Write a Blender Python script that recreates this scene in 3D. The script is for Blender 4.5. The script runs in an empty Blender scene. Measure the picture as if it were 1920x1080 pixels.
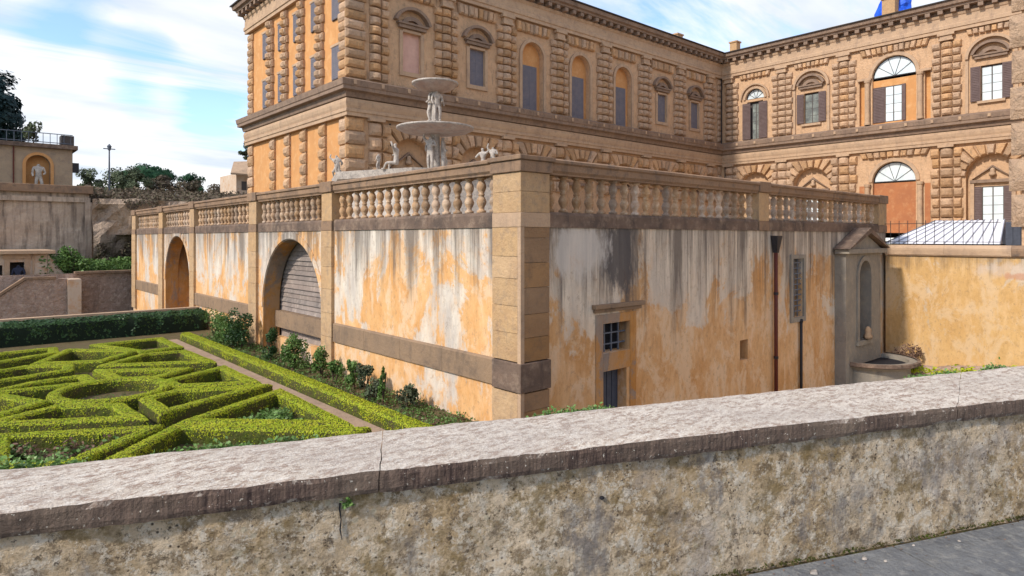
import bpy, bmesh, math, random
import numpy as np
from mathutils import Vector, Matrix, noise as mnoise
R = math.radians
random.seed(7); RNG = np.random.default_rng(7)
scene = bpy.context.scene
COL = scene.collection
# ------------------------------------------------------------------ camera
cam_d = bpy.data.cameras.new('camera'); cam = bpy.data.objects.new('camera', cam_d); COL.objects.link(cam)
cam_d.sensor_width = 36; cam_d.lens = 22.77; cam_d.shift_y = -94 / 1920.0
cam_d.clip_start = 0.05; cam_d.clip_end = 3000
cam.location = (0, 0, 0); cam.rotation_euler = (R(90), 0, R(48.77 - 90))
scene.camera = cam
# ------------------------------------------------------------------ world and sun
SUN_AZ = math.atan2(0.07, -0.99); SUN_EL = R(38)
w = bpy.data.worlds.new('World'); scene.world = w; w.use_nodes = True
nt = w.node_tree; N = nt.nodes; L = nt.links; N.clear()
out = N.new('ShaderNodeOutputWorld')
sky = N.new('ShaderNodeTexSky'); sky.sky_type = 'NISHITA'; sky.sun_disc = False
sky.sun_elevation = SUN_EL; sky.sun_rotation = R(90) - SUN_AZ; sky.air_density = 1.0; sky.dust_density = 0.2; sky.ozone_density = 4.0
bg = N.new('ShaderNodeBackground'); bg.inputs[1].default_value = 0.14
bgc = N.new('ShaderNodeBackground'); bgc.inputs[0].default_value = (0.93, 0.95, 1.0, 1); bgc.inputs[1].default_value = 0.60
mixs = N.new('ShaderNodeMixShader')
tc = N.new('ShaderNodeTexCoord')
sep = N.new('ShaderNodeSeparateXYZ'); L.new(tc.outputs['Generated'], sep.inputs[0])
def M(op, a, b=None, c=None, tree=None):
    t = tree or nt
    n = t.nodes.new('ShaderNodeMath'); n.operation = op
    for i, v in enumerate((a, b, c)):
        if v is None: continue
        if isinstance(v, (int, float)): n.inputs[i].default_value = v
        else: t.links.new(v, n.inputs[i])
    return n.outputs[0]
zz = M('ADD', M('MAXIMUM', sep.outputs[2], 0.0), 0.16)
px = M('DIVIDE', sep.outputs[0], zz); py = M('DIVIDE', sep.outputs[1], zz)
cmb = N.new('ShaderNodeCombineXYZ'); L.new(px, cmb.inputs[0]); L.new(py, cmb.inputs[1])
mp = N.new('ShaderNodeMapping'); mp.inputs['Rotation'].default_value = (0, 0, R(-28)); mp.inputs['Scale'].default_value = (0.5, 1.5, 1); mp.inputs['Location'].default_value = (3.1, 1.7, 0)
L.new(cmb.outputs[0], mp.inputs[0])
n1 = N.new('ShaderNodeTexNoise'); n1.inputs['Scale'].default_value = 1.1; n1.inputs['Detail'].default_value = 9; n1.inputs['Roughness'].default_value = 0.62; n1.inputs['Distortion'].default_value = 1.1
L.new(mp.outputs[0], n1.inputs[0])
def dirblob(v, inner, outer, amt, prev):
    d = Vector(v).normalized()
    dn = N.new('ShaderNodeVectorMath'); dn.operation = 'DOT_PRODUCT'; L.new(tc.outputs['Generated'], dn.inputs[0]); dn.inputs[1].default_value = d
    mr = N.new('ShaderNodeMapRange'); mr.interpolation_type = 'SMOOTHSTEP'
    mr.inputs[1].default_value = math.cos(R(outer)); mr.inputs[2].default_value = math.cos(R(inner)); mr.inputs[3].default_value = 0; mr.inputs[4].default_value = amt
    L.new(dn.outputs['Value'], mr.inputs[0])
    return M('ADD', prev, mr.outputs[0])
def pd(px_, py_):
    k = (px_ - 960) / 1214.5; a = R(48.77)
    return (math.cos(a) + k * math.sin(a), math.sin(a) - k * math.cos(a), (446 - py_) / 1214.5)
cov = M('ADD', M('MULTIPLY', M('SUBTRACT', n1.outputs['Fac'], 0.5), 1.9), 0.68)
for (bx, by, i_, o_, am) in [(200, 100, 1, 6, -0.30), (320, 165, 1, 6, -0.40), (430, 185, 1, 5, -0.34), (75, 110, 0.5, 4, -0.20), (340, 35, 2, 7, 0.42), (440, 75, 1, 5, 0.30), (90, 175, 2, 6, 0.18), (190, 225, 2, 7, 0.22), (230, 260, 2, 8, 0.10), (400, 300, 3, 8, 0.20), (470, 120, 1, 5, -0.05), (1290, 0, 1, 5, -0.16), (1420, 30, 2, 8, 0.10)]:
    cov = dirblob(pd(bx, by), i_, o_, am, cov)
rmp = N.new('ShaderNodeValToRGB'); rmp.color_ramp.elements[0].position = 0.42; rmp.color_ramp.elements[1].position = 0.80
rmp.color_ramp.elements[0].color = (0.06, 0.06, 0.06, 1); rmp.color_ramp.elements[1].color = (0.97, 0.97, 0.97, 1)
L.new(cov, rmp.inputs[0])
mp2 = N.new('ShaderNodeMapping'); mp2.inputs['Rotation'].default_value = (0, 0, R(-28)); mp2.inputs['Scale'].default_value = (0.9, 2.0, 1); mp2.inputs['Location'].default_value = (8.1, 2.7, 0)
L.new(cmb.outputs[0], mp2.inputs[0])
n2 = N.new('ShaderNodeTexNoise'); n2.inputs['Scale'].default_value = 1.6; n2.inputs['Detail'].default_value = 8; L.new(mp2.outputs[0], n2.inputs[0])
cr = N.new('ShaderNodeValToRGB'); cr.color_ramp.elements[0].position = 0.36; cr.color_ramp.elements[1].position = 0.62
cr.color_ramp.elements[0].color = (0.66, 0.73, 0.84, 1); cr.color_ramp.elements[1].color = (0.97, 0.96, 0.96, 1)
L.new(n2.outputs['Fac'], cr.inputs[0]); L.new(cr.outputs[0], bgc.inputs[0])
L.new(sky.outputs[0], bg.inputs[0]); L.new(rmp.outputs[0], mixs.inputs[0]); L.new(bg.outputs[0], mixs.inputs[1]); L.new(bgc.outputs[0], mixs.inputs[2])
L.new(mixs.outputs[0], out.inputs[0])
sl = bpy.data.lights.new('sun', 'SUN'); sun = bpy.data.objects.new('sun', sl); COL.objects.link(sun)
sl.energy = 2.0; sl.angle = R(4.0); sl.color = (1.0, 0.92, 0.81)
sd = Vector((math.cos(SUN_AZ) * math.cos(SUN_EL), math.sin(SUN_AZ) * math.cos(SUN_EL), math.sin(SUN_EL)))
sun.rotation_euler = sd.to_track_quat('Z', 'Y').to_euler()
scene.view_settings.view_transform = 'Standard'; scene.view_settings.look = 'None'; scene.view_settings.exposure = 1.0; scene.view_settings.gamma = 1
scene.view_settings.use_curve_mapping = False
scene.cycles.max_bounces = 6; scene.cycles.diffuse_bounces = 3; scene.cycles.transparent_max_bounces = 6

# ------------------------------------------------------------------ materials
def newmat(name, rough=0.9):
    m = bpy.data.materials.new(name); m.use_nodes = True
    t = m.node_tree; b = t.nodes['Principled BSDF']; b.inputs['Roughness'].default_value = rough
    b.inputs['Specular IOR Level'].default_value = 0.25
    return m, t, b
def pos(t, scale=(1, 1, 1), loc=(0, 0, 0), rot=(0, 0, 0)):
    g = t.nodes.new('ShaderNodeNewGeometry'); mpn = t.nodes.new('ShaderNodeMapping')
    mpn.inputs['Scale'].default_value = scale; mpn.inputs['Location'].default_value = loc; mpn.inputs['Rotation'].default_value = rot
    t.links.new(g.outputs['Position'], mpn.inputs[0]); return mpn.outputs[0]
def noi(t, vec, scale, detail=6, rough=0.6, dist=0.0):
    n = t.nodes.new('ShaderNodeTexNoise'); n.inputs['Scale'].default_value = scale; n.inputs['Detail'].default_value = detail
    n.inputs['Roughness'].default_value = rough; n.inputs['Distortion'].default_value = dist
    t.links.new(vec, n.inputs[0]); return n.outputs['Fac']
def ramp(t, fac, stops):
    r = t.nodes.new('ShaderNodeValToRGB'); e = r.color_ramp.elements
    while len(e) < len(stops): e.new(0.5)
    for i, (p, c) in enumerate(stops):
        e[i].position = p; e[i].color = (c, c, c, 1) if isinstance(c, (int, float)) else (*c, 1)
    t.links.new(fac, r.inputs[0]); return r.outputs[0]
def mixc(t, fac, a, b, mode='MIX'):
    n = t.nodes.new('ShaderNodeMix'); n.data_type = 'RGBA'; n.blend_type = mode
    if isinstance(fac, (int, float)): n.inputs[0].default_value = fac
    else: t.links.new(fac, n.inputs[0])
    for i, v in ((6, a), (7, b)):
        if isinstance(v, tuple): n.inputs[i].default_value = (*v, 1)
        else: t.links.new(v, n.inputs[i])
    return n.outputs[2]
def bump(t, b, h, strength, dist=0.02):
    n = t.nodes.new('ShaderNodeBump'); n.inputs['Strength'].default_value = strength; n.inputs['Distance'].default_value = dist
    t.links.new(h, n.inputs['Height']); t.links.new(n.outputs[0], b.inputs['Normal'])
def stone(name, c1, c2, c3=None, scale=1.5, bstr=0.5, bdist=0.03, rand=0.0, stain=None, fine=12, rough=0.92, randcols=None, streaks=0.0):
    m, t, b = newmat(name, rough)
    v = pos(t)
    c = mixc(t, ramp(t, noi(t, v, scale, 7, 0.65), [(0.35, 0), (0.65, 1)]), c1, c2)
    if c3: c = mixc(t, ramp(t, noi(t, pos(t, loc=(7, 3, 1)), scale * 2.7, 6, 0.7), [(0.5, 0), (0.72, 1)]), c, c3)
    if rand:
        oi = t.nodes.new('ShaderNodeObjectInfo')
        if randcols: c = mixc(t, ramp(t, oi.outputs['Random'], randcols), c, randcols[-1][1] if False else c3 or c2)
        hv = t.nodes.new('ShaderNodeHueSaturation'); t.links.new(c, hv.inputs['Color'])
        t.links.new(M('ADD', M('MULTIPLY', oi.outputs['Random'], rand * 2, tree=t), 1 - rand, tree=t), hv.inputs['Value'])
        r2 = M('FRACT', M('MULTIPLY', oi.outputs['Random'], 17.31, tree=t), tree=t)
        t.links.new(M('ADD', M('MULTIPLY', r2, rand * 1.6, tree=t), 1 - rand * 0.8, tree=t), hv.inputs['Saturation'])
        c = hv.outputs[0]
    if stain: c = mixc(t, ramp(t, noi(t, pos(t, (1, 1, 0.22), (4, 9, 2)), scale * 2.2, 8, 0.7), [(0.55, 0), (0.75, 0.75)]), c, stain)
    if streaks:
        c = mixc(t, ramp(t, noi(t, pos(t, (1, 1, 0.09), (1, 5, 2)), 4.5, 6, 0.6), [(0.48, 0), (0.68, streaks)]), c, (0.05, 0.04, 0.035))
    t.links.new(c, b.inputs['Base Color'])
    h = M('ADD', noi(t, v, fine, 8, 0.7), M('MULTIPLY', noi(t, v, fine * 0.25, 5, 0.6), 1.5, tree=t), tree=t)
    bump(t, b, h, bstr, bdist)
    return m
def flat(name, c, rough=0.8, c2=None, scale=8, metal=0.0):
    m, t, b = newmat(name, rough)
    cc = mixc(t, ramp(t, noi(t, pos(t), scale, 5), [(0.35, 0), (0.7, 1)]), c, c2 or tuple(x * 0.75 for x in c))
    t.links.new(cc, b.inputs['Base Color']); b.inputs['Metallic'].default_value = metal
    bump(t, b, noi(t, pos(t), scale * 4, 4), 0.25, 0.01)
    return m
def plaster(name, orange, orange2, pale, grey, ztop, zbot, mid=0.5, slope=0.1, streak=0.6, streak_len=2.5, blot=None):
    """weathered lime plaster: orange limewash, peeled pale areas, black run-off streaks under the coping"""
    m, t, b = newmat(name, 0.95)
    v = pos(t)
    g = t.nodes.new('ShaderNodeSeparateXYZ'); t.links.new(v, g.inputs[0])
    hgt = t.nodes.new('ShaderNodeMapRange'); hgt.inputs[1].default_value = zbot; hgt.inputs[2].default_value = ztop
    t.links.new(g.outputs[2], hgt.inputs[0]); hh = hgt.outputs[0]
    base = mixc(t, ramp(t, noi(t, pos(t, (1, 1, 0.6)), 0.9, 9, 0.7), [(0.34, 0), (0.62, 1)]), orange, orange2)
    base = mixc(t, ramp(t, noi(t, pos(t, (1, 1, 0.5), (3, 8, 1)), 6.5, 7, 0.75), [(0.48, 0), (0.8, 0.55)]), base, tuple(x * 0.55 for x in orange))
    base = mixc(t, ramp(t, noi(t, pos(t, (1, 1, 0.35), (6, 2, 1)), 2.6, 8, 0.7), [(0.5, 0), (0.72, 0.7)]), base, tuple(min(1, x * 1.0 + 0.12) for x in orange2))
    # peeled areas
    pn = M('ADD', M('MULTIPLY', noi(t, pos(t, (1, 1, 0.75), (2, 1, 5)), 0.6, 12, 0.68, 0.6), 0.8, tree=t), M('MULTIPLY', noi(t, pos(t, (1, 1, 0.22), (5, 4, 5)), 3.4, 12, 0.8), 0.2, tree=t), tree=t)
    pn = M('ADD', pn, M('MULTIPLY', M('SUBTRACT', hh, mid, tree=t), slope, tree=t), tree=t)
    pm = ramp(t, pn, [(0.48, 0), (0.505, 0.72), (0.57, 1)])
    base = mixc(t, ramp(t, noi(t, pos(t, (1, 1, 0.6), (12, 3, 7)), 1.3, 12, 0.75, 0.5), [(0.50, 0), (0.56, 0.7)]), base, tuple(0.55 * a_ + 0.45 * b_ for a_, b_ in zip(orange2, pale)))
    palec = mixc(t, ramp(t, noi(t, pos(t, (1, 1, 0.3)), 2.3, 8, 0.7), [(0.36, 0), (0.62, 1)]), pale, grey)
    c = mixc(t, pm, base, palec)
    c = mixc(t, ramp(t, noi(t, pos(t, (1, 1, 0.7), (2, 6, 7)), 9, 10, 0.85), [(0.54, 0), (0.62, 0.5)]), c, (0.22, 0.15, 0.10))
    # run-off streaks
    sn = noi(t, pos(t, (1, 1, 0.045), (9, 2, 0)), 2.3, 8, 0.75, 0.3)
    st = t.nodes.new('ShaderNodeMapRange'); st.inputs[1].default_value = ztop - streak_len; st.inputs[2].default_value = ztop; t.links.new(g.outputs[2], st.inputs[0])
    sm = ramp(t, M('ADD', sn, M('MULTIPLY', st.outputs[0], 0.17, tree=t), tree=t), [(0.56, 0), (0.72, streak)])
    sm = M('MULTIPLY', sm, ramp(t, M('ADD', st.outputs[0], M('MULTIPLY', M('SUBTRACT', noi(t, pos(t, (1, 1, 0.2)), 1.8, 6), 0.5, tree=t), 1.1, tree=t), tree=t), [(0.08, 0), (0.45, 1)]), tree=t)
    c = mixc(t, sm, c, (0.10, 0.08, 0.07))
    if blot:
        for (bp, rad, col_, amt) in blot:
            dn = t.nodes.new('ShaderNodeVectorMath'); dn.operation = 'DISTANCE'
            mpn = t.nodes.new('ShaderNodeMapping'); g2 = t.nodes.new('ShaderNodeNewGeometry'); t.links.new(g2.outputs['Position'], mpn.inputs[0])
            mpn.inputs['Scale'].default_value = (1 / rad[0], 1 / rad[1], 1 / rad[2]); mpn.inputs['Location'].default_value = (-bp[0] / rad[0], -bp[1] / rad[1], -bp[2] / rad[2])
            t.links.new(mpn.outputs[0], dn.inputs[0]); dn.inputs[1].default_value = (0, 0, 0)
            dd = M('ADD', dn.outputs['Value'], M('MULTIPLY', M('SUBTRACT', noi(t, pos(t, (1, 1, 0.3), (3, 3, 3)), 3.5, 8, 0.75), 0.5, tree=t), 2.6, tree=t), tree=t)
            c = mixc(t, M('MULTIPLY', ramp(t, dd, [(0.55, 1), (1.15, 0)]), amt, tree=t), c, col_)
    t.links.new(c, b.inputs['Base Color'])
    h = M('ADD', noi(t, v, 9, 8, 0.7), M('MULTIPLY', pm, -0.5, tree=t), tree=t)
    bump(t, b, h, 0.45, 0.02)
    return m
MT = {}
MT['palace'] = stone('palace_stone', (0.63, 0.41, 0.25), (0.54, 0.345, 0.205), (0.42, 0.28, 0.18), 1.0, 0.8, 0.08, fine=7, stain=(0.19, 0.13, 0.09))
MT['block'] = stone('palace_block_stone', (0.64, 0.41, 0.24), (0.54, 0.34, 0.205), (0.40, 0.27, 0.18), 1.5, 1.0, 0.10, rand=0.18, stain=(0.20, 0.13, 0.085))
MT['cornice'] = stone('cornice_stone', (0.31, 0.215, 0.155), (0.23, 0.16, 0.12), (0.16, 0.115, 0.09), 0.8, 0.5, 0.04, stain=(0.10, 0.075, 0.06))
MT['band'] = stone('moulding_stone', (0.52, 0.36, 0.235), (0.44, 0.30, 0.20), (0.34, 0.235, 0.165), 0.7, 0.4, 0.04, stain=(0.25, 0.18, 0.14))
MT['orange'] = stone('palace_orange_plaster', (0.62, 0.31, 0.12), (0.54, 0.265, 0.105), (0.68, 0.40, 0.19), 0.45, 0.3, 0.02, stain=(0.48, 0.24, 0.09))
MT['terracotta'] = stone('terracotta_infill', (0.44, 0.175, 0.075), (0.36, 0.145, 0.07), (0.50, 0.25, 0.12), 0.5, 0.3, 0.02)
MT['ashlar'] = stone('terrace_ashlar', (0.52, 0.345, 0.19), (0.44, 0.28, 0.155), (0.34, 0.24, 0.16), 2.2, 0.7, 0.03, rand=0.06, stain=(0.24, 0.17, 0.12))
MT['ashlar_shade'] = stone('shaded_side_ashlar', (0.34, 0.20, 0.10), (0.27, 0.16, 0.085), (0.20, 0.13, 0.08), 1.3, 0.5, 0.03, rand=0.12, stain=(0.15, 0.10, 0.07))  # darker copy of the terrace ashlar: shade of the street side put into the colour
MT['baluster'] = stone('baluster_stone', (0.46, 0.31, 0.20), (0.34, 0.22, 0.14), (0.58, 0.47, 0.36), 3.0, 0.5, 0.02, rand=0.28, stain=(0.16, 0.11, 0.085))
MT['coping'] = stone('coping_stone', (0.32, 0.205, 0.13), (0.23, 0.15, 0.10), (0.14, 0.105, 0.085), 1.2, 0.5, 0.03, stain=(0.09, 0.07, 0.06))
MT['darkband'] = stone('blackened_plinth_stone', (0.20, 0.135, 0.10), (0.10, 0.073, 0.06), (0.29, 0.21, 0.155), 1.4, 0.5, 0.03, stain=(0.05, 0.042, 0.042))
MT['string'] = stone('string_course_stone', (0.30, 0.20, 0.125), (0.24, 0.165, 0.11), (0.16, 0.115, 0.085), 1.0, 0.5, 0.03, stain=(0.12, 0.09, 0.07))
MT['lplaster'] = plaster('garden_wall_plaster', (0.62, 0.30, 0.10), (0.72, 0.43, 0.20), (0.72, 0.64, 0.54), (0.50, 0.44, 0.39), 0.2, -3.8, mid=0.70, slope=0.10, streak=0.75, streak_len=1.9)
MT['rplaster'] = plaster('street_wall_plaster', (0.54, 0.275, 0.10), (0.66, 0.41, 0.21), (0.74, 0.63, 0.50), (0.54, 0.46, 0.38), 0.2, -5.0, mid=0.74, slope=0.33, streak=0.80, streak_len=3.2,
    blot=[((10.9, 8.9, -0.4), (0.75, 3, 0.95), (0.09, 0.08, 0.08), 0.92), ((9.6, 8.9, -0.25), (1.0, 3, 0.6), (0.60, 0.55, 0.50), 0.7)])
MT['gplaster'] = plaster('yellow_wall_plaster', (0.52, 0.305, 0.115), (0.60, 0.38, 0.165), (0.62, 0.50, 0.38), (0.44, 0.36, 0.27), -0.6, -5.2, mid=1.35, slope=0.16, streak=0.5, streak_len=0.9,
    blot=[((25.9, 10.3, -1.4), (3, 1.0, 1.6), (0.30, 0.25, 0.17), 0.6), ((25.9, 5.2, -1.05), (3, 0.9, 0.28), (0.55, 0.43, 0.34), 0.6), ((25.9, 4.9, -1.25), (3, 0.5, 0.13), (0.45, 0.18, 0.09), 0.55)])
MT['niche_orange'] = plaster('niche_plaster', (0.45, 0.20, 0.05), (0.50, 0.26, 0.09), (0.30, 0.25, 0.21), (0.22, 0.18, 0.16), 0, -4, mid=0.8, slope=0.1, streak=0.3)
MT['greystone'] = stone('grey_niche_stone', (0.30, 0.265, 0.22), (0.23, 0.205, 0.175), (0.34, 0.29, 0.22), 1.6, 0.5, 0.03, stain=(0.12, 0.10, 0.09))
MT['marble'] = stone('white_marble', (0.54, 0.48, 0.42), (0.34, 0.295, 0.26), (0.17, 0.155, 0.15), 3.5, 0.4, 0.02, rough=0.6)
MT['marble_d'] = stone('stained_marble', (0.44, 0.36, 0.31), (0.36, 0.24, 0.19), (0.24, 0.20, 0.19), 1.6, 0.3, 0.02, rough=0.7)
MT['shutter'] = flat('shutter_paint', (0.12, 0.080, 0.075), 0.7, (0.155, 0.11, 0.105), 2)
MT['shutter_blue'] = flat('faded_grey_shutter_paint', (0.17, 0.165, 0.20), 0.7, (0.22, 0.20, 0.22), 2)
MT['pinkblind'] = flat('pink_infill', (0.66, 0.42, 0.34), 0.9, (0.56, 0.34, 0.28), 1.5)
MT['glass'] = flat('painted_sky_glass', (0.60, 0.68, 0.72), 0.25, (0.74, 0.80, 0.82), 1.2)  # pale base colour stands in for white sky mirrored in the panes
MT['darkglass'] = flat('dim_window_glass', (0.12, 0.13, 0.13), 0.2, (0.30, 0.33, 0.30), 1.2)
MT['frame'] = flat('window_joinery', (0.10, 0.085, 0.08), 0.7)
MT['void'] = flat('dark_interior', (0.02, 0.02, 0.025), 0.95)
MT['iron'] = flat('dark_iron', (0.035, 0.032, 0.035), 0.6)
MT['bars'] = flat('grey_iron_bars', (0.13, 0.15, 0.19), 0.6)
MT['bluedoor'] = flat('blue_grey_door_paint', (0.075, 0.085, 0.115), 0.7)
MT['copper'] = flat('red_brown_pipe', (0.13, 0.03, 0.02), 0.5)
MT['roof'] = flat('roof_tile', (0.30, 0.15, 0.09), 0.9, (0.22, 0.12, 0.08), 3)
MT['roofdark'] = flat('roof_edge', (0.06, 0.05, 0.045), 0.9)
MT['tarp'] = flat('blue_tarpaulin', (0.01, 0.08, 0.62), 0.5, (0.02, 0.14, 0.75), 3)
MT['whitemetal'] = flat('white_sheet_metal', (0.80, 0.80, 0.85), 0.5, (0.66, 0.66, 0.72), 1.5)
MT['seamgrey'] = flat('seam_grey', (0.38, 0.39, 0.46), 0.5)
MT['planks'] = stone('weathered_planks', (0.30, 0.24, 0.21), (0.20, 0.165, 0.15), (0.40, 0.33, 0.28), 1.6, 0.4, 0.02, rand=0.15, stain=(0.13, 0.10, 0.09))
MT['soil'] = stone('garden_soil', (0.17, 0.115, 0.065), (0.11, 0.09, 0.04), (0.10, 0.13, 0.03), 4.0, 1.0, 0.05, fine=18)
MT['path'] = stone('beaten_earth_path', (0.42, 0.29, 0.20), (0.34, 0.235, 0.165), (0.26, 0.18, 0.13), 2.2, 0.6, 0.03, fine=20)
MT['yard'] = stone('yard_gravel', (0.46, 0.37, 0.27), (0.38, 0.30, 0.22), (0.26, 0.22, 0.14), 1.2, 0.6, 0.03, fine=16)
MT['terrain'] = stone('dry_grass_ground', (0.12, 0.11, 0.055), (0.09, 0.085, 0.045), (0.16, 0.13, 0.08), 0.2, 0.6, 0.1, fine=3)
MT['rock'] = stone('rough_tufa_wall', (0.46, 0.34, 0.25), (0.33, 0.25, 0.19), (0.15, 0.11, 0.08), 0.55, 1.0, 0.25, fine=2.2, stain=(0.10, 0.10, 0.045))
MT['oldwall'] = stone('stained_retaining_wall', (0.50, 0.39, 0.30), (0.40, 0.305, 0.235), (0.58, 0.46, 0.35), 0.8, 0.8, 0.06, fine=5, stain=(0.17, 0.13, 0.11), streaks=0.6)
MT['brownwall'] = stone('brown_brick_wall', (0.50, 0.35, 0.275), (0.34, 0.24, 0.19), (0.62, 0.48, 0.39), 2.2, 1.0, 0.12, fine=6, stain=(0.17, 0.12, 0.09))
MT['pinkwall'] = stone('pale_hut_plaster', (0.56, 0.42, 0.31), (0.60, 0.48, 0.38), (0.52, 0.27, 0.12), 0.8, 0.4, 0.03)
MT['tanwall'] = stone('tan_pavilion_stone', (0.42, 0.31, 0.21), (0.34, 0.25, 0.175), (0.28, 0.21, 0.16), 0.8, 0.5, 0.05, fine=6)
MT['cloth'] = flat('dark_clothes', (0.03, 0.035, 0.06), 0.9)
MT['skin'] = flat('skin', (0.45, 0.27, 0.2), 0.6)
MT['bark'] = flat('bark', (0.09, 0.065, 0.045), 0.95)
def leafmat(name, c1, c2, c3, rough=0.6, sc=1.4):
    m, t, b = newmat(name, rough)
    c = mixc(t, ramp(t, noi(t, pos(t), sc, 6, 0.7), [(0.36, 0), (0.64, 1)]), c1, c2)
    c = mixc(t, ramp(t, noi(t, pos(t, loc=(5, 5, 5)), sc * 9, 5, 0.8), [(0.46, 0), (0.68, 1)]), c, c3)
    t.links.new(c, b.inputs['Base Color'])
    tr = t.nodes.new('ShaderNodeBsdfTranslucent'); t.links.new(c, tr.inputs[0])
    mx = t.nodes.new('ShaderNodeMixShader'); mx.inputs[0].default_value = 0.14
    t.links.new(b.outputs[0], mx.inputs[1]); t.links.new(tr.outputs[0], mx.inputs[2])
    t.links.new(mx.outputs[0], t.nodes['Material Output'].inputs[0])
    return m
MT['box'] = leafmat('box_hedge_leaves', (0.42, 0.48, 0.02), (0.30, 0.41, 0.015), (0.52, 0.46, 0.04))
MT['boxbody'] = stone('box_hedge_twigs', (0.09, 0.12, 0.015), (0.10, 0.075, 0.035), (0.05, 0.08, 0.012), 3, 1, 0.05, fine=25)  # dark colour also stands in for shade on the hedge sides
MT['laurel'] = leafmat('laurel_leaves', (0.022, 0.055, 0.024), (0.035, 0.085, 0.024), (0.07, 0.12, 0.03), 0.45, 2)
MT['laurelbody'] = flat('laurel_inside', (0.012, 0.022, 0.012), 0.95)
MT['shrub'] = leafmat('shrub_leaves', (0.07, 0.15, 0.035), (0.11, 0.20, 0.045), (0.18, 0.26, 0.08), 0.5, 3)
MT['ivy'] = leafmat('ivy_leaves', (0.08, 0.17, 0.035), (0.13, 0.25, 0.05), (0.30, 0.40, 0.17), 0.45, 5)
MT['pine'] = leafmat('stone_pine_needles', (0.02, 0.075, 0.04), (0.035, 0.10, 0.045), (0.05, 0.11, 0.05), 0.8, 0.4)
MT['olive'] = leafmat('grey_green_leaves', (0.07, 0.10, 0.055), (0.10, 0.13, 0.07), (0.12, 0.115, 0.075), 0.8, 0.4)
MT['darktree'] = leafmat('dark_evergreen_leaves', (0.012, 0.030, 0.035), (0.022, 0.05, 0.055), (0.03, 0.07, 0.07), 0.7, 0.5)
MT['brush'] = leafmat('bare_winter_scrub', (0.12, 0.085, 0.07), (0.16, 0.12, 0.09), (0.10, 0.115, 0.055), 0.9, 0.5)
MT['dry'] = leafmat('dry_brown_stems', (0.20, 0.12, 0.085), (0.14, 0.085, 0.06), (0.26, 0.17, 0.12), 0.9, 3)

def parapet_top():
    m, t, b = newmat('parapet_coping_stone', 0.9)
    v = pos(t)
    al = pos(t, (0.9, 1.7, 1), (0, 0, 0), (0, 0, R(22)))
    c = mixc(t, ramp(t, noi(t, al, 3.2, 9, 0.7), [(0.36, 0), (0.64, 1)]), (0.50, 0.425, 0.35), (0.68, 0.60, 0.515))
    c = mixc(t, ramp(t, noi(t, al, 13, 9, 0.8), [(0.47, 0), (0.55, 0.9)]), c, (0.30, 0.21, 0.16))
    c = mixc(t, ramp(t, noi(t, al, 40, 6, 0.8), [(0.50, 0), (0.60, 0.7)]), c, (0.78, 0.74, 0.67))
    c = mixc(t, ramp(t, noi(t, v, 1.1, 4, 0.6), [(0.45, 0), (0.75, 0.5)]), c, (0.46, 0.41, 0.37))
    # front edge much darker: the mask follows the sawn front face (faces whose normal is horizontal)
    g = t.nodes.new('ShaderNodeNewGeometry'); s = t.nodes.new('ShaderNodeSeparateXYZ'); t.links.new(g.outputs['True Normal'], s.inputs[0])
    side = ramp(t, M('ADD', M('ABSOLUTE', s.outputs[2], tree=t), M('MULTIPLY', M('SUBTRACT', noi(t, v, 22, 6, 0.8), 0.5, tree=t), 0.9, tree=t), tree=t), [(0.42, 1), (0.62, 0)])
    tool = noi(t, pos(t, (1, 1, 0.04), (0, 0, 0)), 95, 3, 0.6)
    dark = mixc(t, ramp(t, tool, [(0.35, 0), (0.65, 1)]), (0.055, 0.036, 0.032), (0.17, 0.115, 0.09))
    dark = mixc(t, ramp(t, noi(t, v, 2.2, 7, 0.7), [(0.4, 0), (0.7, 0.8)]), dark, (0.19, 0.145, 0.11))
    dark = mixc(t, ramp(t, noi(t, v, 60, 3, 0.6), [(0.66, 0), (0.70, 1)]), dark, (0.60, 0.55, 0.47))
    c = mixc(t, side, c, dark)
    t.links.new(c, b.inputs['Base Color'])
    bump(t, b, M('ADD', noi(t, al, 26, 9, 0.75), M('ADD', M('MULTIPLY', tool, 0.25, tree=t), noi(t, v, 90, 3, 0.7), tree=t), tree=t), 0.8, 0.012)
    return m
MT['ptop'] = parapet_top()
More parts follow.
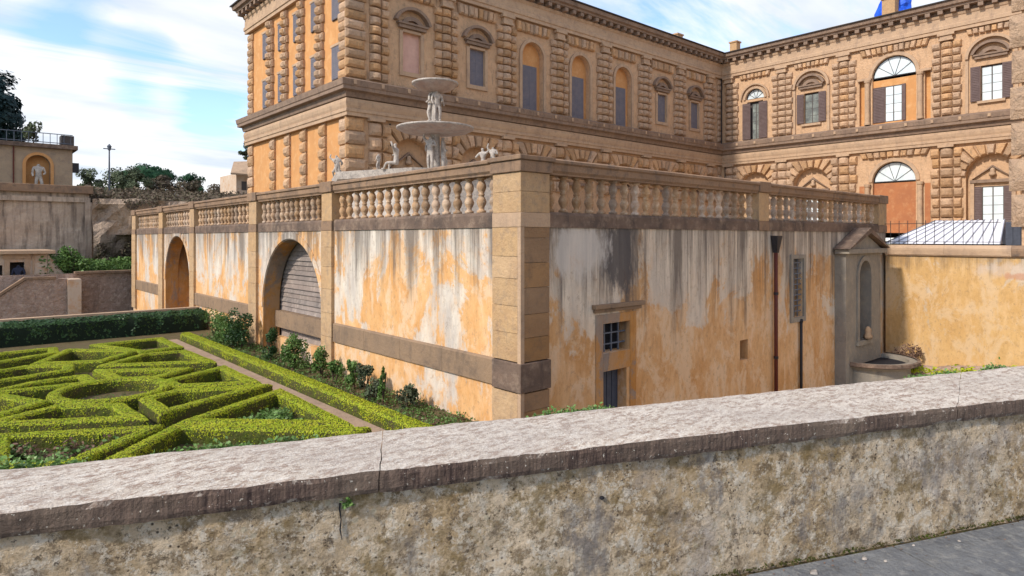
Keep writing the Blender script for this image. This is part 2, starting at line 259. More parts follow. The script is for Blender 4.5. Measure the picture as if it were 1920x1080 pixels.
def parapet_body():
    m, t, b = newmat('lichen_covered_plaster', 0.95)
    v = pos(t)
    c = mixc(t, ramp(t, noi(t, v, 2.0, 9, 0.7), [(0.42, 0), (0.56, 1)]), (0.58, 0.42, 0.25), (0.80, 0.64, 0.46))
    c = mixc(t, ramp(t, noi(t, pos(t, loc=(3, 1, 8)), 11, 9, 0.82), [(0.50, 0), (0.57, 0.8)]), c, (0.20, 0.14, 0.08))
    c = mixc(t, ramp(t, noi(t, pos(t, loc=(8, 4, 2)), 15, 9, 0.85), [(0.51, 0), (0.56, 0.9)]), c, (0.86, 0.76, 0.63))
    c = mixc(t, ramp(t, noi(t, pos(t, loc=(1, 7, 3)), 1.3, 7, 0.7), [(0.54, 0), (0.68, 0.8)]), c, (0.50, 0.44, 0.41))
    c = mixc(t, ramp(t, noi(t, pos(t, loc=(11, 7, 3)), 4.0, 8, 0.8), [(0.52, 0), (0.60, 0.8)]), c, (0.30, 0.21, 0.09))
    c = mixc(t, ramp(t, noi(t, pos(t, loc=(21, 7, 3)), 26, 5, 0.8), [(0.58, 0), (0.64, 0.8)]), c, (0.06, 0.045, 0.035))
    vo = t.nodes.new('ShaderNodeTexVoronoi'); vo.inputs['Scale'].default_value = 17; t.links.new(v, vo.inputs[0])
    sp = M('MULTIPLY', ramp(t, vo.outputs['Distance'], [(0.14, 1), (0.26, 0)]), ramp(t, noi(t, v, 3.1, 5), [(0.52, 0), (0.62, 0.9)]), tree=t)
    c = mixc(t, sp, c, (0.62, 0.54, 0.40))
    vp = t.nodes.new('ShaderNodeTexVoronoi'); vp.inputs['Scale'].default_value = 30; t.links.new(v, vp.inputs[0])
    pit = M('MULTIPLY', ramp(t, vp.outputs['Distance'], [(0.10, 1), (0.20, 0)]), ramp(t, noi(t, pos(t, loc=(9, 9, 1)), 4.5, 5), [(0.50, 0), (0.56, 0.9)]), tree=t)
    c = mixc(t, pit, c, (0.05, 0.035, 0.025))
    c = mixc(t, ramp(t, noi(t, pos(t, loc=(15, 2, 6)), 3.4, 9, 0.75), [(0.54, 0), (0.62, 0.5)]), c, (0.22, 0.16, 0.10))
    # blue-grey mineral stains
    c = mixc(t, ramp(t, noi(t, pos(t, (1, 1, 0.55), (31, 2, 3)), 1.7, 8, 0.75), [(0.54, 0), (0.62, 0.8)]), c, (0.25, 0.225, 0.215))
    t.links.new(c, b.inputs['Base Color'])
    bump(t, b, M('ADD', M('ADD', noi(t, v, 14, 9, 0.8), noi(t, v, 50, 5, 0.7), tree=t), M('MULTIPLY', noi(t, v, 4, 4, 0.6), 1.5, tree=t), tree=t), 1.0, 0.03)
    return m
MT['pbody'] = parapet_body()
MT['paving'] = stone('grey_paving_stone', (0.19, 0.195, 0.20), (0.125, 0.13, 0.14), (0.28, 0.275, 0.26), 7.0, 0.8, 0.015, rand=0.14, fine=34, stain=(0.08, 0.075, 0.07))

# ------------------------------------------------------------------ object helpers
WL = {}
def tag(o, label=None, cat=None, group=None, kind=None):
    if label: o['label'] = label
    if cat: o['category'] = cat
    if group: o['group'] = group
    if kind: o['kind'] = kind
    return o
def place(o, loc, parent=None):
    WL[o.name] = Vector(loc)
    if parent is not None:
        o.parent = parent; o.location = Vector(loc) - WL[parent.name]
    else: o.location = loc
    COL.objects.link(o); return o
def thing(name, loc, label, cat, group=None):
    o = bpy.data.objects.new(name, None); o.empty_display_size = 0.3
    place(o, loc); return tag(o, label, cat, group)
class MB:
    def __init__(s): s.v = []; s.f = []; s.mi = []; s.cur = 0
    def add(s, vs, fs):
        k = len(s.v); s.v.extend(vs); s.f.extend([tuple(i + k for i in f) for f in fs]); s.mi.extend([s.cur] * len(fs)); return s
    def box(s, x0, x1, y0, y1, z0, z1):
        vs = [(x, y, z) for z in (z0, z1) for y in (y0, y1) for x in (x0, x1)]
        return s.add(vs, [(0, 2, 3, 1), (4, 5, 7, 6), (0, 1, 5, 4), (2, 6, 7, 3), (0, 4, 6, 2), (1, 3, 7, 5)])
    def prism(s, loop0, loop1, caps=True):
        n = len(loop0); vs = list(loop0) + list(loop1)
        fs = [(i, (i + 1) % n, n + (i + 1) % n, n + i) for i in range(n)]
        if caps: fs += [tuple(range(n))[::-1], tuple(range(n, 2 * n))]
        return s.add(vs, fs)
    def tube(s, pts, r, n=6, caps=True):
        rs = r if isinstance(r, (list, tuple)) else [r] * len(pts)
        pts = [Vector(p) for p in pts]; vs = []; fs = []
        for i, p in enumerate(pts):
            d = (pts[min(i + 1, len(pts) - 1)] - pts[max(i - 1, 0)]).normalized()
            a = d.cross(Vector((0, 0, 1)) if abs(d.z) < 0.9 else Vector((1, 0, 0))).normalized(); b = d.cross(a)
            for k in range(n):
                an = 2 * math.pi * k / n; q = p + (a * math.cos(an) + b * math.sin(an)) * rs[i]; vs.append(tuple(q))
        for i in range(len(pts) - 1):
            for k in range(n): fs.append((i * n + k, i * n + (k + 1) % n, (i + 1) * n + (k + 1) % n, (i + 1) * n + k))
        if caps: fs += [tuple(range(n))[::-1], tuple(range((len(pts) - 1) * n, len(pts) * n))]
        return s.add(vs, fs)
    def lathe(s, c, prof, n=16, a0=0.0, a1=2 * math.pi):
        full = abs(a1 - a0 - 2 * math.pi) < 1e-6; m = n if full else n + 1; vs = []; fs = []
        for (r, z) in prof:
            for k in range(m):
                a = a0 + (a1 - a0) * k / n; vs.append((c[0] + r * math.cos(a), c[1] + r * math.sin(a), c[2] + z))
        for i in range(len(prof) - 1):
            for k in range(n):
                k2 = (k + 1) % m if full else k + 1
                fs.append((i * m + k, i * m + k2, (i + 1) * m + k2, (i + 1) * m + k))
        return s.add(vs, fs)
    def build(s, name, mats, parent=None, smooth=False, bevel=0, label=None, cat=None, group=None, kind=None, weld=False):
        me = bpy.data.meshes.new(name)
        a = np.array(s.v, dtype=float); lo = a.min(0); hi = a.max(0)
        c = Vector(((lo[0] + hi[0]) / 2, (lo[1] + hi[1]) / 2, lo[2]))
        a = a - np.array(c)
        me.from_pydata(a.tolist(), [], s.f)
        bm = bmesh.new(); bm.from_mesh(me)
        if weld: bmesh.ops.remove_doubles(bm, verts=bm.verts, dist=1e-4)
        bmesh.ops.recalc_face_normals(bm, faces=bm.faces); bm.to_mesh(me); bm.free()
        mats = mats if isinstance(mats, (list, tuple)) else [mats]
        for m in mats: me.materials.append(MT[m])
        if len(mats) > 1 and len(me.polygons) == len(s.mi): me.polygons.foreach_set('material_index', s.mi)
        if smooth: me.polygons.foreach_set('use_smooth', [True] * len(me.polygons))
        o = bpy.data.objects.new(name, me)
        if bevel:
            bv = o.modifiers.new('bevel', 'BEVEL'); bv.width = bevel; bv.segments = 2; bv.limit_method = 'ANGLE'
        place(o, c, parent)
        return tag(o, label, cat, group, kind)
class Fr:
    """facade frame: u along the wall, d outwards from its plane, z up"""
    def __init__(s, ax, plane): s.ax = ax; s.pl = plane
    def P(s, u, d, z): return (u, s.pl - d, z) if s.ax == 'x' else (s.pl - d, u, z)
    def box(s, mb, u0, u1, d0, d1, z0, z1):
        a = s.P(u0, d0, z0); b = s.P(u1, d1, z1)
        return mb.box(min(a[0], b[0]), max(a[0], b[0]), min(a[1], b[1]), max(a[1], b[1]), z0, z1)
    def prof(s, mb, u0, u1, pts, e0=0, e1=0):
        return mb.prism([s.P(u0 - e0 * d, d, z) for d, z in pts], [s.P(u1 + e1 * d, d, z) for d, z in pts])
    def poly(s, mb, pts, d0, d1):   # extruded polygon in the (u, z) plane
        return mb.prism([s.P(u, d0, z) for u, z in pts], [s.P(u, d1, z) for u, z in pts])
    def wall(s, mb, u0, u1, z0, z1, ops, dep):
        """ops: (ua, ub, za, zb_spring, arch?) ; recess dep"""
        br = {u0, u1}; n = 14
        def top(op, u):
            if not op[4]: return op[3]
            r = (op[1] - op[0]) / 2; c = (op[0] + op[1]) / 2
            return op[3] + math.sqrt(max(0, r * r - (u - c) ** 2))
        for op in ops:
            k = n if op[4] else 1
            for i in range(k + 1):
                if op[4]: br.add(round((op[0] + op[1]) / 2 - (op[1] - op[0]) / 2 * math.cos(math.pi * i / k), 6))
                else: br.add(op[0] + (op[1] - op[0]) * i / k)
        br = sorted(b for b in br if u0 - 1e-9 <= b <= u1 + 1e-9)
        def q(a, b, c, d): mb.add([a, b, c, d], [(0, 1, 2, 3)])
        for a, b in zip(br[:-1], br[1:]):
            if b - a < 1e-7: continue
            m_ = (a + b) / 2; zs = [(z0, z0)]
            cover = sorted([o for o in ops if o[0] < m_ < o[1]], key=lambda o: o[2])
            la = lb = z0
            for o in cover:
                if o[2] > la + 1e-6: q(s.P(a, 0, la), s.P(b, 0, lb), s.P(b, 0, o[2]), s.P(a, 0, o[2]))
                ta, tb = top(o, a), top(o, b)
                q(s.P(a, 0, ta), s.P(b, 0, tb), s.P(b, -dep, tb), s.P(a, -dep, ta))
                q(s.P(a, 0, o[2]), s.P(b, 0, o[2]), s.P(b, -dep, o[2]), s.P(a, -dep, o[2]))
                la, lb = ta, tb
            q(s.P(a, 0, la), s.P(b, 0, lb), s.P(b, 0, z1), s.P(a, 0, z1))
        for o in ops:
            for u in (o[0], o[1]): q(s.P(u, 0, o[2]), s.P(u, 0, o[3]), s.P(u, -dep, o[3]), s.P(u, -dep, o[2]))
    def arch_ring(s, mb, uc, zc, r0, r1, d0, d1, a0=0, a1=180, n=18):
        for i in range(n):
            t0 = R(a0 + (a1 - a0) * i / n); t1 = R(a0 + (a1 - a0) * (i + 1) / n)
            pts = [(uc + r0 * math.cos(t0), zc + r0 * math.sin(t0)), (uc + r1 * math.cos(t0), zc + r1 * math.sin(t0)), (uc + r1 * math.cos(t1), zc + r1 * math.sin(t1)), (uc + r0 * math.cos(t1), zc + r0 * math.sin(t1))]
            mb.prism([s.P(u, d0, z) for u, z in pts], [s.P(u, d1, z) for u, z in pts], caps=True)
    def half(s, mb, uc, zc, r, d, n=14):
        c = s.P(uc, d, zc); vs = [c] + [s.P(uc + r * math.cos(math.pi * i / n), d, zc + r * math.sin(math.pi * i / n)) for i in range(n + 1)]
        mb.add(vs, [(0, i, i + 1) for i in range(1, n + 1)])

def leaves(name, pts, nrm, size, mat, body=None, bodymat=None, aspect=1.6, jitter=0.9, **kw):
    """one mesh of leaf-shaped quads at the given points"""
    n = len(pts); pts = np.asarray(pts, float); nrm = np.asarray(nrm, float)
    v = nrm + RNG.normal(0, jitter, (n, 3)); v /= np.linalg.norm(v, axis=1)[:, None] + 1e-9
    a = np.cross(v, RNG.normal(0, 1, (n, 3))); a /= np.linalg.norm(a, axis=1)[:, None] + 1e-9
    b = np.cross(v, a)
    sz = size * RNG.uniform(0.6, 1.3, (n, 1))
    a = a * sz * aspect / 2; b = b * sz / 2
    q = np.stack([pts - a, pts + b - a * 0.1, pts + a, pts - b - a * 0.1], 1).reshape(-1, 3)
    bv = np.zeros((0, 3)); bf = []
    if body is not None: bv = np.array(body.v, float); bf = body.f
    allv = np.vstack([q, bv]) if len(bv) else q
    lo = allv.min(0); hi = allv.max(0); c = np.array([(lo[0] + hi[0]) / 2, (lo[1] + hi[1]) / 2, lo[2]])
    allv = allv - c
    me = bpy.data.meshes.new(name)
    me.vertices.add(len(allv)); me.vertices.foreach_set('co', allv.astype(np.float32).ravel())
    lt = [4] * n + [len(f) for f in bf]
    li = np.concatenate([np.arange(4 * n)] + ([np.array([i + 4 * n for f in bf for i in f])] if bf else []))
    me.loops.add(len(li)); me.loops.foreach_set('vertex_index', li.astype(np.int32))
    ls = np.concatenate([[0], np.cumsum(lt)[:-1]]).astype(np.int32)
    me.polygons.add(len(lt)); me.polygons.foreach_set('loop_start', ls)
    me.materials.append(MT[mat])
    if bf:
        me.materials.append(MT[bodymat]); me.polygons.foreach_set('material_index', np.array([0] * n + [1] * len(bf), dtype=np.int32))
    me.update(calc_edges=True); me.validate()
    o = bpy.data.objects.new(name, me); parent = kw.pop('parent', None)
    place(o, tuple(c), parent)
    return tag(o, kw.get('label'), kw.get('cat'), kw.get('group'), kw.get('kind'))

# ------------------------------------------------------------------ key dimensions (camera eye is z = 0)
LX, RY = 8.035, 8.914          # terrace wall: garden face x = LX, street face y = RY
PX, PY, QX = 26.8, 52.4, 87.47  # palace: end face x = PX, court face y = PY, rear court face x = QX
GX = 25.9
ZG, ZS, ZT = -3.69, -5.0, 0.2  # garden, lower yard, terrace floor
fL = Fr('y', LX); fR = Fr('x', RY); f1 = Fr('y', PX); f2 = Fr('x', PY); f3 = Fr('y', QX); fG = Fr('y', GX)

# ------------------------------------------------------------------ ground structures
def sheet(name, poly, z, mat, thick=None):
    mb = MB()
    if thick: mb.prism([(x, y, z - thick) for x, y in poly], [(x, y, z) for x, y in poly])
    else: mb.add([(x, y, z) for x, y in poly], [tuple(range(len(poly)))])
    return mb.build(name, mat, kind='structure')
sheet('terrain', [(-900, -900), (1200, -900), (1200, 1200), (-900, 1200)], -5.4, 'terrain')
# parapet lines
PF0 = Vector((0.139, 2.75)); PF1 = Vector((4.63, 0.852)); PB0 = Vector((0.165, 3.273)); PB1 = Vector((5.85, 1.078))
pdir = (PF1 - PF0).normalized(); pn = Vector((-pdir.y, pdir.x))
bdir = (PB1 - PB0).normalized()
A_ = PB0 - bdir * 9; B_ = PB1 + bdir * 22
sheet('garden_ground', [tuple(A_), (PB0 + bdir * 4.2).to_tuple(), (LX - 0.02, 4.0), (LX - 0.02, 28.75), (-14, 28.75)], ZG, 'soil')
sheet('lower_yard', [(PB0 + bdir * 4.25).to_tuple(), tuple(B_), (GX, -6.0), (GX, RY), (LX + 0.05, RY), (LX + 0.05, 4.0)], ZS, 'yard')
sheet('terrace_floor', [(LX + 0.4, RY + 0.4), (150, RY + 0.4), (150, 110), (LX + 0.4, 110)], ZT, 'yard')
sheet('upper_court', [(GX + 0.3, -30), (150, -30), (150, RY + 0.4), (GX + 0.3, RY + 0.4)], -0.35, 'yard')
sheet('garden_path', [(5.66, 8.3), (6.32, 8.3), (6.32, 25.6), (5.66, 25.6)], ZG + 0.03, 'path')
# hillside behind the retaining walls: rises away from the terrace
mb = MB(); nx, ny = 60, 30; vs = []
for j in range(ny + 1):
    for i in range(nx + 1):
        x = -160 + 330 * i / nx; y = 53.2 + 210 * (j / ny) ** 1.6
        z = 2.9 + 4.2 * (1 - math.exp(-(y - 53) / 60.0)) + 0.8 * mnoise.noise((x * 0.05, y * 0.05, 0)) * min(1, (y - 53) / 20)
        if x > 24: z = min(z, 0.1 + 0.0 * x)
        vs.append((x, y, z))
mb.add(vs, [(j * (nx + 1) + i, j * (nx + 1) + i + 1, (j + 1) * (nx + 1) + i + 1, (j + 1) * (nx + 1) + i) for j in range(ny) for i in range(nx)])
mb.build('hillside', 'terrain', smooth=True, kind='structure')
mb = MB().box(-60, 22, 44.8, 53.2, -5.5, -2.05)
mb.build('planted_ledge', 'soil', kind='structure')

# ------------------------------------------------------------------ near paving with slabs
RZ = -1.6
base = MB()
qs = [PF0 - pdir * 8 - pn * 9, PF1 + pdir * 14 - pn * 9, PF1 + pdir * 14 + pn * 0.05, PF0 - pdir * 8 + pn * 0.05]
base.prism([(p.x, p.y, RZ - 0.3) for p in qs], [(p.x, p.y, RZ - 0.02) for p in qs])
road = base.build('pavement', 'soil', kind='structure')
for i in range(9):
    for j in range(4):
        u0 = 0.2 + i * 0.92 + (0.31 if j % 2 else 0); v1 = -0.015 - j * 0.62
        a = PF0 + pdir * (u0 + 0.006) + pn * v1; b = PF0 + pdir * (u0 + 0.914) + pn * v1
        c = b - pn * 0.608; d = a - pn * 0.608; dz = random.uniform(-0.003, 0.003)
        mb = MB().prism([(p.x, p.y, RZ - 0.019) for p in (a, b, c, d)], [(p.x, p.y, RZ + dz) for p in (a, b, c, d)])
        mb.build('paving_slab', 'paving', road, bevel=0.004)

# ------------------------------------------------------------------ near parapet wall
par = thing('parapet_wall', (1.8, 2.2, RZ), 'low lichen stained wall with pale stone coping crossing the whole foreground', 'wall')
def ribbon_grid(front, back, z0, z1, name, mat, u0, u1, nu, amp, seed, parent, over=0.0):
    """a slab between the front and back lines, densely meshed so its edges are worn and uneven"""
    nb = 9; nh = 4; vs = []; ring = []
    for k in range(nb + 1): ring.append((k / nb, 1.0))
    for k in range(1, nh + 1): ring.append((1.0, 1 - k / nh))
    for k in range(1, nb + 1): ring.append((1 - k / nb, 0.0))
    for k in range(1, nh): ring.append((0.0, k / nh))
    m_ = len(ring)
    for i in range(nu + 1):
        u = u0 + (u1 - u0) * i / nu
        f = front(u); b = back(u)
        for (s_, h_) in ring:
            p = f.lerp(b, s_); z = z0 + (z1 - z0) * h_
            nn = mnoise.noise_vector((p.x * 5 + seed, p.y * 5, z * 9)) * amp + mnoise.noise_vector((p.x * 22 + seed, p.y * 22, z * 22)) * amp * 0.6
            edge = 0
            if (s_ in (0.0, 1.0)) and (h_ in (0.0, 1.0)): edge = 0.006
            vs.append((p.x + nn.x + pn.x * (edge if s_ == 0 else -edge), p.y + nn.y + pn.y * (edge if s_ == 0 else -edge), z + nn.z * 0.6 - (edge if h_ == 1 else -edge)))
    fs = [(i * m_ + k, i * m_ + (k + 1) % m_, (i + 1) * m_ + (k + 1) % m_, (i + 1) * m_ + k) for i in range(nu) for k in range(m_)]
    fs += [tuple(range(m_)), tuple(range(nu * m_, (nu + 1) * m_))]
    mb = MB().add(vs, fs); return mb.build(name, mat, parent)
LEN = (PF1 - PF0).length
fr_ = lambda u: PF0 + pdir * u
JA, JB = 1.248, 1.206
joints = [-4.5, -1.9, JA, 4.355, 7.4, 10.6]
SK = {JA: JB - JA}
def bk_(u):
    k_ = 0.0
    for a_, b_ in zip(joints[:-1], joints[1:]):
        if a_ <= u <= b_: k_ = SK.get(a_, 0) + (SK.get(b_, 0) - SK.get(a_, 0)) * (u - a_) / (b_ - a_)
    return PB0 + (PB1 - PB0) * ((u + k_) / LEN)
for a, b in zip(joints[:-1], joints[1:]):
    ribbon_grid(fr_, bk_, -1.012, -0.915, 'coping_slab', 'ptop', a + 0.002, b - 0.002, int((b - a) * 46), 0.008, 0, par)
def body_grid():
    nu = 420; nz = 22; vs = []
    for i in range(nu + 1):
        u = -4.5 + 15.1 * i / nu
        for j in range(nz + 1):
            z = RZ - 0.1 + (-1.006 - RZ + 0.1) * j / nz
            p = fr_(u) + pn * 0.03
            n_ = mnoise.fractal((p.x * 4, p.y * 4, z * 4), 1.0, 2.0, 4) * 0.008
            vs.append((p.x + pn.x * n_, p.y + pn.y * n_, z))
    mb = MB().add(vs, [(i * (nz + 1) + j, (i + 1) * (nz + 1) + j, (i + 1) * (nz + 1) + j + 1, i * (nz + 1) + j + 1) for i in range(nu) for j in range(nz)])
    a, b, c, d = fr_(-4.5) + pn * 0.05, fr_(10.6) + pn * 0.05, bk_(10.6) - pn * 0.03, bk_(-4.5) - pn * 0.03
    mb.prism([(p.x, p.y, -5.3) for p in (a, b, c, d)], [(p.x, p.y, -1.010) for p in (a, b, c, d)])
    return mb.build('wall_body', 'pbody', par, smooth=False)
body_grid()
cp = [(-1.035, 1.10), (-1.06, 1.098), (-1.10, 1.104), (-1.14, 1.10), (-1.18, 1.107)]
mb = MB().tube([(fr_(u).x + pn.x * 0.024, fr_(u).y + pn.y * 0.024, z) for z, u in cp], [0.003, 0.0035, 0.0025, 0.003, 0.001], 5); mb.build('crack', 'void', par)
p = fr_(2.23) + pn * 0.026
mb = MB().lathe((p.x, p.y, -1.158), [(0, -0.009), (0.008, -0.006), (0.011, 0), (0.008, 0.006), (0, 0.009)], 8); mb.build('hole', 'void', par)
# small clump of weed growing from the joint under the coping, litter at the foot
def sprig(name, base, n, r, h, size, mat, **kw):
    pts = np.stack([base[0] + RNG.normal(0, r, n), base[1] + RNG.normal(0, r, n), base[2] + np.abs(RNG.normal(0, h, n))], 1)
    return leaves(name, pts, np.tile((0, 0, 1), (n, 1)), size, mat, **kw)
p = fr_(1.13) + pn * 0.02
sprig('weed_tuft', (p.x, p.y, -1.05), 60, 0.012, 0.02, 0.012, 'ivy', label='small green weed tuft growing under the coping near its joint', cat='weed')
CH = ['largest pale plaster chip lying half way along the pavement edge', 'small pale chip beside the second largest one', 'second largest pale chip out on the paving slab', 'small pale chip nearest the right edge of the picture', 'pale chip at the bottom edge of the pavement', 'tiny pale chip against the foot of the wall', 'tiny chip far right on the paving']
for lb_, (u, dpt, s_) in zip(CH, [(3.62, 0.08, 0.018), (3.70, 0.13, 0.012), (3.28, 0.11, 0.026), (3.98, 0.05, 0.010), (2.55, 0.10, 0.016), (2.62, 0.03, 0.010), (4.25, 0.09, 0.012)]):
    p = fr_(u) - pn * dpt
    mb = MB(); m_ = 7
    l0 = [(p.x + s_ * math.cos(6.28 * i / m_) * random.uniform(0.6, 1.2), p.y + s_ * 0.7 * math.sin(6.28 * i / m_), RZ + 0.003) for i in range(m_)]
    l1 = [(p.x + (x - p.x) * 0.6, p.y + (y - p.y) * 0.6, RZ + 0.003 + s_ * 0.4) for x, y, z in l0]
    mb.prism(l0, l1); mb.build('plaster_chip', 'marble', group='pale chips of plaster fallen on the pavement', label=lb_, cat='chip')
P = []
for i in range(170):
    u = random.uniform(0.6, 6.5); q = fr_(u) - pn * (abs(random.gauss(0, 0.10)) + 0.005); P.append((q.x, q.y, RZ + 0.004))
leaves('leaf_litter', P, np.tile((0, 0, 1), (len(P), 1)), 0.009, 'dry', jitter=0.25, kind='stuff', label='bits of dead leaf and grit along the pavement edge', cat='litter')
# moss line at foot
pts = []
for i in range(900):
    u = random.uniform(0.8, 6.5); q = fr_(u) + pn * 0.02 - pn * abs(random.gauss(0, 0.012)); pts.append((q.x, q.y, RZ + abs(random.gauss(0, 0.005))))
leaves('moss', pts, np.tile((0, 0, 1), (len(pts), 1)), 0.012, 'moss' if 'moss' in MT else 'boxbody', kind='stuff', label='brown green moss along the foot of the near wall', cat='moss')

# ------------------------------------------------------------------ terrace retaining wall (garden side and street side)
ter = thing('terrace_wall', (LX, RY, ZS), 'long terrace retaining wall of peeling orange plaster with arches below the balustrade', 'wall')
Y_END = 41.65
archA = (30.40, 34.60, ZG + 0.0, -2.05, True)
archB = (17.28, 21.84, ZG + 0.0, -2.28, True)
mb = MB(); fL.wall(mb, RY, Y_END, ZG - 1.3, 0.2, [(archA[0], archA[1], ZG - 1.29, -2.0, True), (archB[0], archB[1], ZG - 1.29, -2.30, True)], 0.55)
mb.box(LX, LX + 2.0, Y_END - 0.02, Y_END, -5.2, 0.2)
mb.build('plaster_face', 'lplaster', ter)
mb = MB(); fR.wall(mb, LX, 26.2, ZS - 0.3, 0.2, [(10.33, 11.21, -2.42, -1.80, False), (10.33, 11.11, ZS - 0.29, -2.80, False), (15.83, 16.24, -3.25, -2.72, False), (18.78, 19.45, -2.35, -0.62, False)], 0.32)
mb.build('plaster_face', 'rplaster', ter, label='grey streaked orange plaster face with small windows')
mb = MB().box(26.19, 26.2, RY, RY + 2, ZS, 0.2); mb.build('end_return', 'lplaster', ter)
# arch A recess, arch B recess
mb = MB(); fL.box(mb, archA[0] - 0.3, archA[1] + 0.3, -1.5, -1.4, -5, 0.15); fL.box(mb, archA[0], archA[1], -1.4, -0.55, -5.2, ZG)
mb.build('recess_back', 'niche_orange', ter)
for (a, b) in ((archA[0] - 0.3, archA[0]), (archA[1], archA[1] + 0.3)):
    mb = MB(); fL.box(mb, a, b, -1.4, -0.551, -5, 0.15); mb.build('recess_side', 'niche_orange', ter)
ucB = (archB[0] + archB[1]) / 2; rB = (archB[1] - archB[0]) / 2
mb = MB(); fL.box(mb, archB[0] - 0.3, archB[1] + 0.3, -0.75, -0.65, -5.2, 0.18); mb.build('recess_back', 'planks', ter)
mb = MB(); fL.box(mb, archB[0] + 0.001, archB[1] - 0.001, -0.649, -0.42, -5.2, -3.32); mb.build('recess_plinth', 'lplaster', ter, label='whitewashed low plinth wall inside the arch')
mb = MB(); fL.box(mb, archB[0] + 0.001, archB[1] - 0.001, -0.649, -0.40, -2.99, -2.45); mb.build('string_course', 'string', ter)
for z in (-3.315, -3.155):
    mb = MB(); fL.prof(mb, archB[0] + 0.001, archB[1] - 0.001, [(-0.649, z), (-0.60, z), (-0.625, z + 0.145), (-0.649, z + 0.145)]); mb.build('plank', 'planks', ter)
z = -2.44; i = 0
while z < -0.12:
    h = 0.155; zt = z + h * 0.92
    hw = rB if zt < -2.3 else math.sqrt(max(0.02, rB * rB - (max(z, -2.3) + 2.3) ** 2)) + 0.25
    hw = min(hw, rB + 0.2)
    mb = MB(); fL.prof(mb, ucB - hw, ucB + hw, [(-0.649, z), (-0.60 + 0.015 * (i % 3), z), (-0.625, zt), (-0.649, zt)])
    mb.build('plank', 'planks', ter); z += h; i += 1
# arch rims (flush stone rings standing 3 cm proud)
for nm, op, zs in (('A', archA, -2.0), ('B', archB, -2.30)):
    mb = MB(); uc = (op[0] + op[1]) / 2; r = (op[1] - op[0]) / 2
    fL.arch_ring(mb, uc, zs, r, r + 0.20, 0.003, 0.028, 0, 180, 24)
    mb.build('arch_surround', 'lplaster', ter)
for op, zs in ((archA, -2.0), (archB, -2.30)):
    uc = (op[0] + op[1]) / 2; r = (op[1] - op[0]) / 2
    mb = MB(); fL.arch_ring(mb, uc, zs, r - 0.03, r - 0.002, -0.548, -0.002, 0, 180, 24); fL.box(mb, op[0] + 0.002, op[0] + 0.03, -0.548, -0.002, -5, zs); fL.box(mb, op[1] - 0.03, op[1] - 0.002, -0.548, -0.002, -5, zs)
    mb.build('arch_reveal', 'niche_orange', ter)
# pilasters: ashlar stones
def ashlar_pier(fr, u0, u1, d, z0, z1, name='ashlar_stone', mat='ashlar', h=0.46):
    z = z0; i = 0
    while z < z1 - 0.05:
        hh = min(h * random.uniform(0.85, 1.15), z1 - z)
        if z1 - z - hh < 0.15: hh = z1 - z
        mb = MB(); fr.box(mb, u0, u1, 0.0, d + 0.004 * (i % 2), z + 0.004, z + hh - 0.004); mb.build(name, mat, ter); z += hh; i += 1
for (a, b) in ((40.75, 41.65), (34.82, 35.6), (29.55, 30.20), (22.25, 22.98), (16.55, 17.20)):
    ashlar_pier(fL, a, b, 0.09, ZG - 0.2, 0.2, mat='ashlar', h=0.62)
# corner pilaster, both faces
ashlar_pier(fL, RY, 9.64, 0.09, ZG - 0.3, -2.88, h=0.5)
ashlar_pier(fL, RY, 9.64, 0.09, -2.30, 0.2)
mbk = None
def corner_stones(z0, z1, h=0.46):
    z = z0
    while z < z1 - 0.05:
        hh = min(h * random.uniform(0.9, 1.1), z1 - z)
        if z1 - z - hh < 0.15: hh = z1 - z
        mb = MB().box(LX + 0.0, 8.68, RY - 0.09, RY - 0.002, z + 0.004, z + hh - 0.004); mb.build('ashlar_stone', 'ashlar_shade', ter); z += hh
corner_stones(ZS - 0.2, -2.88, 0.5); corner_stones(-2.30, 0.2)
mb = MB().box(LX - 0.0905, LX + 0.001, RY - 0.09, RY, ZS, 0.2); mb.build('corner_fillet', 'band', ter)
mb = MB().box(LX - 0.115, 8.71, RY - 0.115, RY + 0.72, -2.86, -2.32); mb.build('string_course', 'darkband', ter, bevel=0.012)
# string course on garden side
for (a, b) in ((9.66, 16.53), (22.99, 29.53), (35.62, 40.73)):
    n_ = max(2, int((b - a) / 1.7))
    for i in range(n_):
        u0 = a + (b - a) * i / n_; u1 = a + (b - a) * (i + 1) / n_
        mb = MB(); fL.prof(mb, u0 + 0.004, u1 - 0.004, [(0.0, -2.83), (0.055, -2.83), (0.055, -2.36), (0.02, -2.32), (0.0, -2.32)]); mb.build('string_stone', 'string', ter)
for (a, b) in ((16.545, 17.205), (22.245, 22.985), (29.545, 30.205), (34.815, 35.605), (40.745, 41.655)):
    pass
# door, windows and fittings on the street side
mb = MB(); fR.box(mb, 9.98, 11.62, 0.0, 0.12, -1.47, -1.38); fR.box(mb, 10.03, 11.57, 0.0, 0.06, -1.55, -1.475); mb.build('window_hood', 'string', ter, bevel=0.01)
mb = MB(); fR.box(mb, 10.10, 10.325, 0.0, 0.02, ZS, -1.60); fR.box(mb, 11.215, 11.42, 0.0, 0.02, ZS, -1.60); fR.box(mb, 10.33, 11.21, 0.0, 0.018, -2.79, -2.425); fR.box(mb, 10.33, 11.21, 0.0, 0.018, -1.79, -1.60)
mb.build('door_surround', 'niche_orange', ter)
win = MB(); fR.box(win, 10.33, 11.21, -0.33, -0.30, -2.42, -1.80); win = win.build('window', 'void', ter)
mb = MB()
for u in (10.52, 10.75, 10.98): fR.box(mb, u, u + 0.03, -0.16, -0.13, -2.42, -1.80)
for z in (-2.27, -2.04): fR.box(mb, 10.33, 11.21, -0.165, -0.125, z, z + 0.025)
mb.build('window_grille', 'bars', win)
dr = MB(); fR.box(dr, 10.33, 11.11, -0.31, -0.25, ZS, -2.80); dr = dr.build('door', 'bluedoor', ter)
